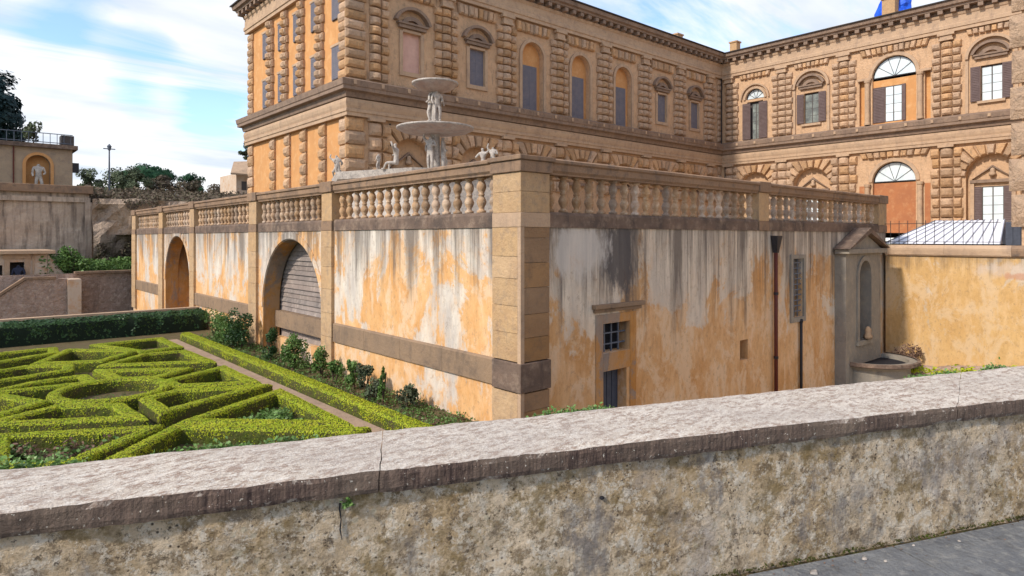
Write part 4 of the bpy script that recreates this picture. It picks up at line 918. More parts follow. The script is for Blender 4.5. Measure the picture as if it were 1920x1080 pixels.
def hood(fr, u, parent, zc=19.95, r=1.75, flat_=False):
    mb = MB(); fr.arch_ring(mb, u, zc - 0.55, r, r + 0.28, 0.0, 0.55, 20, 160, 14); mb.build('hood_arch', 'cornice', parent)
    mb = MB(); fr.arch_ring(mb, u, zc - 0.55, 0.9, 1.30, 0.0, 0.3, 25, 155, 10); fr.box(mb, u - 1.5, u + 1.5, 0, 0.35, zc - 0.45, zc - 0.15); fr.box(mb, u - 1.65, u + 1.65, 0, 0.48, zc - 0.13, zc + 0.05); mb.build('window_cornice', 'cornice', parent)
for i, u in enumerate(U_BAYS):
    if i in (2, 3, 4):
        wn = MB(); f2.box(wn, u - 1.7, u + 1.7, -0.6, -0.552, 14.1, 21.7); wn = wn.build('window', 'orange', pal, label='tall arched window with ochre tympanum over grey shutters')
        shutter_pair(f2, u, 14.2, 19.1, 1.1, -0.55, wn)
        mb = MB(); f2.arch_ring(mb, u, 19.95, 1.62, 1.98, 0.002, 0.22, 0, 180, 20); f2.box(mb, u - 1.98, u - 1.62, 0.002, 0.2, 14.12, 19.95); f2.box(mb, u + 1.62, u + 1.98, 0.002, 0.2, 14.12, 19.95); mb.build('window_frame', 'band', wn)
    else:
        wn = MB(); f2.box(wn, u - 1.05, u + 1.05, -0.3, -0.25, 15.55, 19.35); wn = wn.build('window', 'pinkblind' if i == 0 else 'frame', pal, label='blind window with pink infill' if i == 0 else None)
        if i: shutter_pair(f2, u, 15.6, 19.3, 0.99, -0.24, wn)
        mb = MB()
        for (a, b, z0, z1) in ((u - 1.35, u - 1.0, 15.2, 19.4), (u + 1.0, u + 1.35, 15.2, 19.4), (u - 0.999, u + 0.999, 19.3, 19.55), (u - 0.999, u + 0.999, 15.2, 15.6)): f2.box(mb, a, b, 0.002, 0.16, z0, z1)
        mb.build('window_frame', 'band', wn); hood(f2, u, wn, 20.1, 1.85)
    # pilaster strip beside the bay (thin smooth panel)
# lower court arches of F2: tympanum with little pediment
for fr, bays in ((f2, U_BAYS), (f3, [y for y in Y_BAYS[:4] if y != 28.85])):
    for u in bays:
        ty = MB(); fr.box(ty, u - 2.5, u + 2.5, -0.75, -0.701, 0.4, 9.4); ty = ty.build('tympanum', 'palace', pal)
        mb = MB(); fr.poly(mb, [(u - 1.75, 6.75), (u - 1.95, 6.6), (u, 7.95), (u + 1.95, 6.6), (u + 1.75, 6.75), (u, 8.15)], -0.70, -0.35); fr.box(mb, u - 2.1, u + 2.1, -0.7, -0.3, 6.2, 6.55); mb.build('pediment', 'cornice', ty)
        mb = MB().lathe(fr.P(u, -0.45, 6.95), [(0, 0), (0.3, 0), (0.35, 0.25), (0.2, 0.45), (0.25, 0.65), (0.15, 0.85), (0, 0.9)], 10); mb.build('bust', 'band', ty, smooth=True)
        for sg in (-1, 1):
            mb = MB(); fr.box(mb, u + sg * 1.9 - 0.18, u + sg * 1.9 + 0.18, -0.7, -0.4, 0.5, 6.19); mb.build('window_frame', 'band', ty)
# F3 lower windows
def glazed(fr, u, z0, z1, hw, d, parent_label, glass='glass', shutters=True, sd_=0.0, nz=4, barsn=None, lf=True, rf_=True, leaf=None):
    wn = MB(); fr.box(wn, u - hw, u + hw, d - 0.05, d, z0, z1); wn = wn.build('window', 'frame', pal, label=parent_label)
    for sg in (-1, 1):
        for k in range(nz):
            a, b = (u - hw + 0.08, u - 0.06) if sg < 0 else (u + 0.06, u + hw - 0.08)
            za = z0 + 0.08 + (z1 - z0 - 0.16) * k / nz; zb = z0 + 0.08 + (z1 - z0 - 0.16) * (k + 1) / nz - 0.05
            mb = MB(); fr.box(mb, a, b, d + 0.002, d + 0.015, za, zb); mb.build('pane', glass, wn)
    if shutters:
        lw = leaf or 1.0
        for sg in (-1, 1):
            if sg < 0 and not rf_: continue
            if sg > 0 and not lf: continue
            mb = MB(); a, b = (u - hw - lw, u - hw - 0.02) if sg < 0 else (u + hw + 0.02, u + hw + lw)
            fr.box(mb, a, b, sd_, sd_ + 0.07, z0, z1)
            for zf in (0.0, 0.5, 1.0):
                zc_ = z0 + (z1 - z0) * zf; fr.box(mb, a, b, sd_ + 0.071, sd_ + 0.095, max(z0, zc_ - 0.07), min(z1, zc_ + 0.07))
            for zs_ in np.arange(z0 + 0.12, z1 - 0.15, 0.19): fr.prof(mb, a + 0.1, b - 0.1, [(sd_ + 0.071, zs_ + 0.12), (sd_ + 0.071, zs_), (sd_ + 0.125, zs_ - 0.02)])
            mb.build('shutter', 'shutter', wn)
    return wn
glazed(f3, 19.0, 1.6, 5.8, 1.0, -0.66, 'ground floor window with open shutters', sd_=-0.6, leaf=0.85)
glazed(f3, 38.85, 1.6, 5.8, 1.0, -0.66, None, sd_=-0.6, leaf=0.85)
# F3 bay a: fanlight + window
def fan(fr, u, zc, r, d, parent_label=None):
    wn = MB(); fr.half(wn, u, zc, r, d - 0.01); wn = wn.build('fanlight', 'glass', pal, label=parent_label)
    mb = MB(); fr.arch_ring(mb, u, zc, r - 0.09, r, d, d + 0.06); fr.box(mb, u - r, u + r, d, d + 0.07, zc - 0.06, zc + 0.06)
    for an in (36, 72, 108, 144):
        a = R(an); c, s_ = math.cos(a), math.sin(a); w_ = 0.025
        mb.prism([fr.P(u + c * 0.1 - s_ * w_, d, zc + s_ * 0.1 + c * w_), fr.P(u + c * 0.1 + s_ * w_, d, zc + s_ * 0.1 - c * w_), fr.P(u + c * r * .95 + s_ * w_, d, zc + s_ * r * .95 - c * w_), fr.P(u + c * r * .95 - s_ * w_, d, zc + s_ * r * .95 + c * w_)],
                 [fr.P(u + c * 0.1 - s_ * w_, d + 0.04, zc + s_ * 0.1 + c * w_), fr.P(u + c * 0.1 + s_ * w_, d + 0.04, zc + s_ * 0.1 - c * w_), fr.P(u + c * r * .95 + s_ * w_, d + 0.04, zc + s_ * r * .95 - c * w_), fr.P(u + c * r * .95 - s_ * w_, d + 0.04, zc + s_ * r * .95 + c * w_)])
    mb.build('glazing_bars', 'iron', wn); return wn
fan(f3, 46.9, 20.0, 1.40, -0.30, 'small semicircular fanlight over the corner window')
mb = MB(); f3.arch_ring(mb, 46.9, 19.95, 1.44, 1.75, 0.002, 0.2); f3.arch_ring(mb, 46.9, 19.95, 2.0, 2.2, 0.002, 0.3); mb.build('arch_moulding', 'band', pal)
glazed(f3, 46.9, 14.2, 19.4, 0.62, -0.40, 'corner window with dark open shutters', glass='darkglass', sd_=0.1, leaf=1.25)
mb = MB(); f3.box(mb, 45.6, 48.2, -0.56, -0.551, 14.1, 19.7); mb.build('window_back', 'frame', pal)
w_b = glazed(f3, 38.85, 15.45, 19.4, 0.98, -0.3, 'upper window with open shutters', glass='darkglass', sd_=0.12, leaf=0.95)
w_d = glazed(f3, 19.0, 15.35, 19.25, 0.98, -0.3, 'upper window with bright panes and open shutters', sd_=0.12, leaf=0.95)
for y, pr in ((38.85, w_b), (19.0, w_d)):
    hood(f3, y, pr, 20.5, 1.7)
    mb = MB(); f3.arch_ring(mb, y, 20.2, 2.12, 2.42, 0.002, 0.42, 0, 180, 20); f3.box(mb, y - 2.42, y - 2.12, 0.002, 0.2, 14.12, 20.2); f3.box(mb, y + 2.12, y + 2.42, 0.002, 0.2, 14.12, 20.2); mb.build('outer_arch', 'band', pr)
    mb = MB(); f3.box(mb, y - 1.3, y + 1.3, 0, 0.3, 15.05, 15.33); mb.build('window_sill', 'band', pr)
# central bay upper
mb = MB(); f3.box(mb, 28.85 - 2.5, 28.85 + 2.5, -0.40, -0.30, 14.12, 19.6); mb.build('infill_wall', 'orange', pal, label='ochre infill wall below the fanlight')
fan(f3, 28.85, 19.92, 2.40, -0.30, 'large semicircular fanlight of the upper central bay')
mb = MB(); f3.arch_ring(mb, 28.85, 19.9, 2.45, 2.85, 0.002, 0.16, n=24); mb.build('arch_moulding', 'band', pal)
glazed(f3, 28.95, 14.35, 18.75, 0.95, -0.29, 'central window with one shutter folded', sd_=-0.28, leaf=1.35, rf_=False)
mb = MB(); f3.box(mb, 27.6, 27.98, -0.29, -0.1, 14.35, 18.75); mb.build('shutter', 'shutter', pal)
for sg in (-1, 1):
    mb = MB(); f3.box(mb, 28.85 + sg * 3.65 - 0.4, 28.85 + sg * 3.65 + 0.4, -0.56, -0.5, 14.1, 19.9); mb.build('infill_wall', 'orange', pal)
    mb = MB().lathe(f3.P(28.85 + sg * 2.92, 0.28, 14.15), [(0.36, 0), (0.36, 0.25), (0.30, 0.3), (0.27, 5.2), (0.36, 5.3), (0.40, 5.6), (0, 5.6)], 12); mb.build('column', 'band', pal, smooth=False)
    mb = MB(); f3.box(mb, 28.85 + sg * 3.3 - 0.8, 28.85 + sg * 3.3 + 0.8, 0.002, 0.35, 19.78, 20.05); mb.build('impost', 'band', pal)
# central bay lower
mb = MB(); f3.box(mb, 26.3, 31.4, -0.6, -0.45, 0.3, 6.8); mb.build('infill_wall', 'terracotta', pal, label='terracotta coloured infill wall below the lower fanlight')
fan(f3, 28.85, 6.95, 2.36, -0.40, 'large semicircular fanlight of the lower central bay')
mb = MB(); f3.arch_ring(mb, 28.85, 6.95, 2.42, 2.85, 0.002, 0.16, n=24); mb.build('arch_moulding', 'band', pal)
for sg in (-1, 1):
    mb = MB(); f3.box(mb, 28.85 + sg * 3.65 - 0.3, 28.85 + sg * 3.65 + 0.3, 0.003, 0.03, 0.5, 6.5); mb.build('infill_wall', 'terracotta', pal)
    mb = MB().lathe(f3.P(28.85 + sg * 2.92, 0.28, 0.3), [(0.36, 0), (0.36, 0.25), (0.30, 0.3), (0.27, 6.0), (0.36, 6.1), (0.40, 6.4), (0, 6.4)], 12); mb.build('column', 'band', pal, smooth=False)
# downpipe in the inner corner and on F2
for (x, y) in ((QX - 0.25, PY - 0.9), (30.85, PY - 0.18)):
    mb = MB().tube([(x, y, 0.3), (x, y, 10.5)], 0.08, 6); mb.build('downpipe', 'iron', pal)
mb = MB().tube([(QX - 0.4, PY - 0.4, 14.0), (QX - 0.4, PY - 0.4, 23.6)], 0.09, 6); mb.build('downpipe', 'iron', pal)
# F1 windows
lowz = (14.35, 17.35); upz = (19.8, 22.6)
for i, u in enumerate((71.7, 67.3, 63.3, 59.1, 54.6)):
    for z0, z1 in (lowz, upz):
        wn = MB(); f1.box(wn, u - 0.85, u + 0.85, 0.01, 0.10, z0, z1); wn = wn.build('window', 'frame', pal)
        shutter_pair(f1, u, z0 + 0.05, z1 - 0.05, 0.8, 0.102, wn, 'shutter_blue')
        mb = MB(); f1.box(mb, u - 1.0, u + 1.0, 0.01, 0.22, z1 + 0.003, z1 + 0.22); mb.build('lintel', 'band', wn)

# ------------------------------------------------------------------ figures
def figure(name, mat, base, h, rz=0, pose='stand', parent=None, robe=False, **kw):
    arm = {'stand': [((.13, 0, .80), (.17, .02, .62), (.15, .10, .50)), ((-.13, 0, .80), (-.18, .0, .63), (-.12, .12, .58))],
           'raise': [((.13, 0, .80), (.22, .02, .92), (.16, .03, 1.08)), ((-.13, 0, .80), (-.20, .03, .66), (-.10, .12, .70))],
           'seat': [((.13, 0, .62), (.22, .08, .50), (.16, .20, .46)), ((-.13, 0, .62), (-.24, .0, .70), (-.20, .06, .84))]}[pose]
    if pose == 'seat': J = [(0, 0, .22), (0, -.02, .42), (0, 0, .60), (0, .01, .68), (0, .03, .80)]; legs = [((.08, 0, .20), (.12, .26, .24), (.10, .28, .0), (.10, .36, .0)), ((-.08, 0, .20), (-.16, .24, .20), (-.14, .34, .02), (-.14, .42, .02))]
    else: J = [(0, 0, .50), (0, .01, .63), (0, 0, .78), (0, .0, .855), (0, .015, .93)]; legs = [((.055, 0, .47), (.065, .02, .26), (.06, 0, .03), (.065, .08, .01)), ((-.055, 0, .47), (-.09, .06, .27), (-.08, .01, .03), (-.085, .09, .01))]
    vs = list(J); rad = [.085, .075, .10, .035, .062]; ed = [(0, 1), (1, 2), (2, 3), (3, 4)]
    for a in arm:
        k = len(vs); vs += list(a); rad += [.045, .034, .026]; ed += [(2, k), (k, k + 1), (k + 1, k + 2)]
    for l in legs:
        k = len(vs); vs += list(l); rad += [.062, .045, .03, .028] if not robe else [.07, .07, .07, .03]; ed += [(0, k), (k, k + 1), (k + 1, k + 2), (k + 2, k + 3)]
    me = bpy.data.meshes.new(name + '_skeleton'); me.from_pydata([tuple(c * h for c in v) for v in vs], ed, [])
    o = bpy.data.objects.new(name + '_tmp', me); COL.objects.link(o)
    sm = o.modifiers.new('s', 'SKIN'); ss = o.modifiers.new('d', 'SUBSURF'); ss.levels = 2; ss.render_levels = 2
    for i, r_ in enumerate(rad): me.skin_vertices[0].data[i].radius = (r_ * h, r_ * h)
    me.skin_vertices[0].data[0].use_root = True
    dg = bpy.context.evaluated_depsgraph_get(); em = bpy.data.meshes.new_from_object(o.evaluated_get(dg))
    bpy.data.objects.remove(o); em.name = name; em.materials.clear(); em.materials.append(MT[mat])
    em.polygons.foreach_set('use_smooth', [True] * len(em.polygons))
    ob = bpy.data.objects.new(name, em); ob.rotation_euler = (0, 0, rz); place(ob, base, parent)
    return tag(ob, kw.get('label'), kw.get('cat'), kw.get('group'))

# ------------------------------------------------------------------ fountain on the terrace
FX, FY = 19.7, 28.7
fo = thing('tiered_fountain', (FX, FY, ZT), 'white marble fountain with two stacked bowls carried by figures on the terrace', 'fountain')
oc = lambda r, n_=8: [(r, a) for a in range(n_)]
mb = MB().lathe((FX, FY, ZT), [(0, 0), (5.9, 0), (5.9, 0.3), (5.5, 0.35), (5.4, 2.5), (5.6, 2.6), (5.65, 2.95), (5.2, 3.0), (5.1, 2.7), (0, 2.65)], 8); mb.build('octagonal_basin', 'marble', fo)
mb = MB().lathe((FX, FY, 2.85), [(0.9, 0), (0.9, 0.3), (0.6, 0.4), (0.5, 0.6), (0.26, 0.7), (0.24, 2.6), (0.4, 2.75), (0, 2.8)], 12); mb.build('lower_stem', 'marble', fo, smooth=False)
mb = MB().lathe((FX, FY, 5.5), [(0, 0), (0.5, 0.0), (1.2, 0.05), (1.75, 0.15), (1.98, 0.25), (2.02, 0.30), (1.95, 0.34), (1.8, 0.3), (1.2, 0.2), (0, 0.15)], 32); mb.build('lower_bowl', 'marble_d', fo, smooth=True)
mb = MB().lathe((FX, FY, 5.78), [(1.99, 0), (2.06, 0.02), (2.06, 0.1), (1.93, 0.11)], 32); mb.build('bowl_rim', 'marble', fo, smooth=True)
mb = MB().lathe((FX, FY, 5.7), [(0.35, 0), (0.35, 0.35), (0.22, 0.45), (0.18, 1.9), (0.3, 2.1), (0, 2.12)], 12); mb.build('upper_stem', 'marble', fo)
mb = MB().lathe((FX, FY, 7.72), [(0, 0), (0.35, 0.03), (0.8, 0.16), (1.08, 0.34), (1.2, 0.46), (1.18, 0.53), (1.02, 0.48), (0.5, 0.34), (0.2, 0.3), (0, 0.3)], 28); mb.build('upper_bowl', 'marble_d', fo, smooth=True)
mb = MB().lathe((FX, FY, 8.16), [(1.19, 0), (1.24, 0.02), (1.24, 0.10), (1.14, 0.11)], 28); mb.build('bowl_rim', 'marble', fo, smooth=True)
for k in range(3):
    a = R(200 + 120 * k)
    figure('carved_figure', 'marble', (FX + 0.42 * math.cos(a), FY + 0.42 * math.sin(a), 3.55), 1.95, a - R(90), 'stand' if k else 'raise', fo, robe=(k == 1))
    a += R(55)
    figure('carved_figure', 'marble', (FX + 0.26 * math.cos(a), FY + 0.26 * math.sin(a), 6.2), 1.72, a - R(90), 'stand', fo)
cherubs = [(640 - 960, 33.0, 'seat', 1.35, 3.05, 'white marble cherub seated on the left corner of the fountain basin rim'),
           (757 - 960, 30.5, 'seat', 1.5, 3.05, 'white marble cherub on the basin rim just left of the fountain stem'),
           (893 - 960, 30.8, 'seat', 1.35, 3.35, 'white marble cherub right of the fountain stem looking over the balustrade'),
           (912 - 960, 31.0, 'raise', 1.25, 3.4, 'small marble cherub with raised arm beside the balustrade corner'),
           (655 - 960, 32.6, 'stand', 1.0, 3.05, 'small standing marble cherub next to the leftmost seated one'),
           (735 - 960, 30.9, 'stand', 0.8, 3.1, 'smallest marble cherub crouched at the left end of the central group')]
for (dx, dep, po, h, zb, lb) in cherubs:
    x = dep * 0.659 + dep * dx / 1214.5 * 0.752; y = dep * 0.752 - dep * dx / 1214.5 * 0.659
    v = Vector((x - FX, y - FY)); v = v.normalized() * 5.1; figure('marble_cherub', 'marble', (FX + v.x, FY + v.y, 3.12), h, R(150) + dx * 0.01, po, label=lb, cat='statue')

# ------------------------------------------------------------------ parterre of clipped box
def miter(path, w_, closed):
    n_ = len(path); L0 = []; R0 = []
    for i in range(n_):
        p = Vector(path[i])
        a = Vector(path[i - 1]) if (closed or i > 0) else None; b = Vector(path[(i + 1) % n_]) if (closed or i < n_ - 1) else None
        d1 = (p - a).normalized() if a is not None else None; d2 = (b - p).normalized() if b is not None else None
        if d1 is None: d1 = d2
        if d2 is None: d2 = d1
        t = (d1 + d2); t = t.normalized() if t.length > 1e-6 else d1
        nrm = Vector((-t.y, t.x)); k = 1 / max(0.42, nrm.dot(Vector((-d1.y, d1.x))))
        L0.append(p + nrm * w_ / 2 * k); R0.append(p - nrm * w_ / 2 * k)
    return L0, R0
def hedge(path, w_, z0, z1, label, closed=True, dens=4600, lsize=0.019, mat='box', body='boxbody', name='box_hedge', cat='hedge', seg=0.12, bump_=0.010, group='clipped box hedges of the garden parterre', topround=0.25):
    L0, R0 = miter(path, w_, closed); n_ = len(path); m_ = n_ if closed else n_ - 1
    sec = [(0, 0), (0, .45), (0.0, .86), (.12, 1), (.5, 1.03), (.88, 1), (1.0, .86), (1, .45), (1, 0)]
    k = len(sec); vs = []; fs = []; rows = []
    for i in range(m_):
        a0, b0 = L0[i], R0[i]; a1, b1 = L0[(i + 1) % n_], R0[(i + 1) % n_]
        st = max(1, int((Vector(path[(i + 1) % n_]) - Vector(path[i])).length / seg))
        for s_ in range(st): rows.append((a0.lerp(a1, s_ / st), b0.lerp(b1, s_ / st)))
    if not closed: rows.append((L0[-1], R0[-1]))
    for (a, b) in rows:
        for (s_, h_) in sec:
            p = a.lerp(b, s_); z = z0 + (z1 - z0) * h_; nz = mnoise.noise_vector((p.x * 3, p.y * 3, z * 3)) * bump_
            vs.append((p.x + nz.x, p.y + nz.y, z + nz.z * 0.8))
    nr = len(rows)
    for i in range(nr if closed else nr - 1):
        j = (i + 1) % nr
        for q in range(k - 1): fs.append((i * k + q, i * k + q + 1, j * k + q + 1, j * k + q))
    if not closed: fs += [tuple(range(k)), tuple(range((nr - 1) * k, nr * k))]
    V = np.array(vs); F = np.array([f for f in fs if len(f) == 4])
    a, b, c, d = V[F[:, 0]], V[F[:, 1]], V[F[:, 2]], V[F[:, 3]]
    nrm = np.cross(b - a, d - a); area = np.linalg.norm(nrm, axis=1); nn = nrm / (area[:, None] + 1e-12)
    cen = V.mean(0)
    num = int(area.sum() * dens); idx = RNG.choice(len(F), num, p=area / area.sum())
    # fewer leaves low on the flanks; dark woody inside doubles as painted side shade
    u = RNG.random((num, 1)); v = RNG.random((num, 1))
    P = a[idx] * (1 - u) * (1 - v) + b[idx] * u * (1 - v) + c[idx] * u * v + d[idx] * (1 - u) * v
    hrel = (P[:, 2] - z0) / (z1 - z0); pn_ = np.array([mnoise.noise((p[0] * 2.2, p[1] * 2.2, p[2] * 3)) for p in P])
    topw = np.abs(nn[idx][:, 2]); keep = RNG.random(num) < np.where(topw > 0.5, 1.0, np.clip(-0.05 + hrel * 0.6 + pn_ * 0.5, 0.05, 0.75))
    P = P[keep]; ln = nn[idx][keep]
    up = np.where(ln[:, 2:3] < 0, -1, 1); ln = ln * up
    P += RNG.normal(0, 0.004, P.shape) + ln * np.abs(RNG.normal(0, 0.006, (len(P), 1)))
    bmb_ = MB(); bmb_.v = vs; bmb_.f = fs
    return leaves(name, P, ln, lsize, mat, bmb_, body, label=label, cat=cat, group=group, jitter=0.28)
ZH = -3.40
circ = [(2.85 + 1.08 * math.cos(6.283 * i / 28), 16.93 + 1.14 * math.sin(6.283 * i / 28)) for i in range(28)]
hd = [
 (circ, 'round ring of clipped box hedge in the middle of the parterre'),
 ([(3.22, 15.45), (3.93, 15.80), (5.45, 15.05), (3.27, 14.10)], 'triangular box hedge pointing right just below the round ring'),
 ([(5.60, 14.25), (5.50, 11.05), (3.45, 13.05)], 'large triangular box hedge around leafy plants nearest the path'),
 ([(3.18, 12.80), (5.55, 10.45), (3.6, 9.4), (2.0, 11.6)], 'box hedge nearest the parapet with its tip at the crossing'),
 ([(2.80, 13.00), (0.72, 14.20), (0.60, 12.3), (1.40, 11.80)], 'lower left box hedge around bare stems and ivy'),
 ([(0.55, 15.30), (1.75, 15.92), (2.66, 15.28), (2.75, 13.95)], 'long triangular box hedge below and left of the round ring'),
 ([(0.1, 17.9), (0.95, 17.75), (1.50, 16.55), (0.82, 15.95), (0.0, 15.9)], 'box hedge with blunt tip left of the round ring'),
 ([(0.65, 18.25), (1.62, 18.93), (2.57, 19.05), (2.62, 18.05)], 'small box hedge bed above and left of the round ring'),
 ([(0.7, 19.62), (2.40, 20.10), (2.50, 20.90), (1.6, 21.4), (0.5, 20.9)], 'box hedge bed two rows above the ring at the left'),
 ([(2.85, 23.7), (4.35, 22.2), (3.25, 21.0), (1.9, 21.7)], 'diamond shaped box hedge between the ring and the dark far hedge'),
 ([(0.2, 24.3), (2.52, 24.4), (2.45, 23.4), (0.3, 22.2)], 'box hedge in the far left corner below the dark hedge'),
 ([(3.64, 24.25), (5.50, 24.40), (5.50, 22.05), (4.50, 21.90)], 'box hedge in the far right corner of the parterre'),
 ([(3.25, 20.25), (4.45, 21.38), (5.42, 21.25), (5.50, 18.98)], 'four sided box hedge beside the path behind the narrow bed'),
 ([(3.04, 19.50), (4.70, 18.25), (3.88, 17.65), (3.17, 18.10)], 'narrow box hedge bed just behind the round ring'),
 ([(3.98, 17.02), (5.50, 17.85), (5.50, 15.55), (4.05, 16.35)], 'box hedge bed right of the round ring beside the path')]
for path, lb in hd: hedge(path, 0.26, ZG - 0.02, ZH, lb)
hedge([(6.5, 8.6), (6.5, 12), (6.52, 16), (6.5, 20), (6.5, 25.2)], 0.34, ZG - 0.02, ZH, 'long straight low box hedge between the earth path and the terrace wall', closed=False)
hedge([(-12, 28.1), (-5, 28.1), (1, 28.1), (7.9, 28.1)], 1.0, ZG - 0.02, -2.93, 'tall dark laurel hedge closing the far side of the parterre', closed=False, dens=700, lsize=0.07, mat='laurel', body='laurelbody', name='laurel_hedge', bump_=0.10, seg=0.25, group=None)
mb = MB().box(-14, 7.95, 28.72, 29.02, ZG - 0.5, -2.86); mb.build('kerb_wall', 'band', label='pale stone kerb wall along the back of the dark laurel hedge', cat='wall')
# ground cover inside the beds
def cover(name, poly, z, n, size, mat, h, label):
    P = np.array(poly); lo = P.min(0); hi = P.max(0); out_ = []
    def inside(x, y):
        c = False; j = len(poly) - 1
        for i in range(len(poly)):
            xi, yi = poly[i]; xj, yj = poly[j]
            if (yi > y) != (yj > y) and x < (xj - xi) * (y - yi) / (yj - yi) + xi: c = not c
            j = i
        return c
    while len(out_) < n:
        x = random.uniform(lo[0], hi[0]); y = random.uniform(lo[1], hi[1])
        if inside(x, y):
            k_ = max(0, 0.5 + mnoise.noise((x * 2.5, y * 2.5, 3)) * 1.1)
            if random.random() < k_: out_.append((x, y, z + random.random() ** 1.5 * h * k_))
    leaves(name, out_, np.tile((0, 0, 1), (len(out_), 1)), size, mat, label=label, cat='ground cover', kind='stuff')
cover('ground_cover', [(5.35, 13.6), (5.3, 11.5), (3.95, 12.95)], ZG, 2200, 0.05, 'ivy', 0.22, 'leafy green plants growing inside the large triangular bed')
cover('ground_cover', [(0.2, 14.0), (2.3, 13.1), (1.6, 11.2), (3.0, 10.0), (5.2, 8.5), (3, 6.0), (-1.5, 8.0)], ZG, 16000, 0.055, 'ivy', 0.30, 'ivy and weeds on the ground behind the parapet')
cover('ground_cover', [(0.0, 24.8), (5.4, 24.8), (5.6, 10.6), (3, 9), (0, 12)], ZG, 9000, 0.03, 'shrub', 0.03, 'low greenery scattered over the soil of the parterre')
cover('border_plants', [(6.75, 10.0), (6.75, 25.6), (8.0, 25.6), (8.0, 10.0)], ZG, 11000, 0.035, 'shrub', 0.20, 'continuous low green planting in the border at the foot of the terrace wall')
cover('dry_stems', [(6.75, 10.0), (6.75, 25.6), (8.0, 25.6), (8.0, 10.0)], ZG, 3500, 0.04, 'dry', 0.12, 'dead brown leaves on the soil of the border')
cover('dry_stems', [(0.8, 13.8), (2.2, 13.2), (1.9, 12.4), (0.9, 12.6)], ZG, 900, 0.05, 'dry', 0.35, 'dry brown stems inside the lower left bed')

# ------------------------------------------------------------------ shrubs along the terrace wall
def shrub(x, y, z, r, h, n, size, mat, label, cone=False, group='shrubs planted along the terrace wall', name='shrub'):
    t = thing(name, (x, y, z), label, 'shrub', group)
    mb = MB()
    for k in range(5):
        a = random.uniform(0, 6.28); mb.tube([(x, y, z), (x + r * .3 * math.cos(a), y + r * .3 * math.sin(a), z + h * .5), (x + r * .5 * math.cos(a), y + r * .5 * math.sin(a), z + h * .85)], [0.018, 0.012, 0.005], 5)
    mb.build('stem', 'bark', t)
    P = []
    cl = [(random.uniform(-.6, .6) * r, random.uniform(-.6, .6) * r, random.uniform(.25, .9) * h, random.uniform(.3, .55) * r) for _ in range(9)]
    for i in range(n):
        c = random.choice(cl); v = Vector((random.gauss(0, 1), random.gauss(0, 1), random.gauss(0, 1))).normalized() * random.uniform(.55, 1) * c[3]
        kx = 1 if not cone else max(0.15, 1 - c[2] / h)
        P.append((x + c[0] * kx + v.x * kx, y + c[1] * kx + v.y * kx, max(z + 0.02, z + c[2] + v.z * 1.3)))
    leaves('foliage', P, np.array(P) - np.array([x, y, z + h * .4]), size, mat, parent=t)
SH = [(7.35, 24.6, .50, 1.0, 1500, 'shrub', 'pale green shrub tucked against the far laurel hedge and terrace wall', False),
      (7.3, 22.9, .62, 1.15, 2200, 'shrub', 'largest bushy shrub left of the planked arch', False),
      (7.35, 21.9, .55, 1.25, 2000, 'laurel', 'dark upright shrub at the left jamb of the planked arch', False),
      (7.45, 19.6, .32, .95, 1200, 'laurel', 'dark narrow shrub standing in front of the planked arch', False),
      (7.4, 17.8, .42, 1.0, 1500, 'shrub', 'rounded shrub at the right half of the planked arch', False),
      (7.45, 16.1, .26, .9, 800, 'shrub', 'thin shrub just right of the pilaster beside the arch', False),
      (7.4, 15.2, .24, .62, 600, 'shrub', 'small low shrub between two thin upright ones', False),
      (7.5, 14.4, .22, .85, 650, 'shrub', 'thin upright shrub under the middle of the stone band', False),
      (7.45, 13.7, .22, .8, 600, 'olive', 'sparse greyish shrub before the white plaster patch', False),
      (7.35, 12.75, .17, .85, 700, 'shrub', 'narrow cone shaped dark shrub standing alone', True),
      (7.3, 13.05, .25, .45, 500, 'olive', 'low grey green shrub at the foot of the cone shaped one', False),
      (7.5, 11.95, .25, .5, 600, 'olive', 'small grey shrub nearest the terrace corner', False)]
for (x, y, r, h, n, mt_, lb, cn_) in SH: shrub(x, y, ZG, r * 1.0, h * 0.95, int(n * 1.2), 0.045, mt_, lb, cn_)
# ivy creeping up behind the coping of the near wall
P = []
for _ in range(9000):
    u = random.uniform(-0.6, 4.8); q = bk_(u) + pn * 0.015
    k_ = mnoise.noise((u * 4.0, 1.3, 0)) + (0.25 if u < 0.9 else 0) + (0.15 if 1.5 < u < 2.2 else 0) - (0.35 if 2.9 < u < 4.2 else 0)
    if random.random() < k_ * 2.2:
        P.append((q.x + random.gauss(0, .008), q.y + abs(random.gauss(0, .015)), -0.945 + abs(random.gauss(0, 0.010 + 0.022 * max(0, k_)))))
leaves('creeping_ivy', P, np.tile((0, -0.3, 1), (len(P), 1)), 0.014, 'ivy', label='ragged line of pale ivy along the back edge of the near parapet', cat='ivy', kind='stuff')

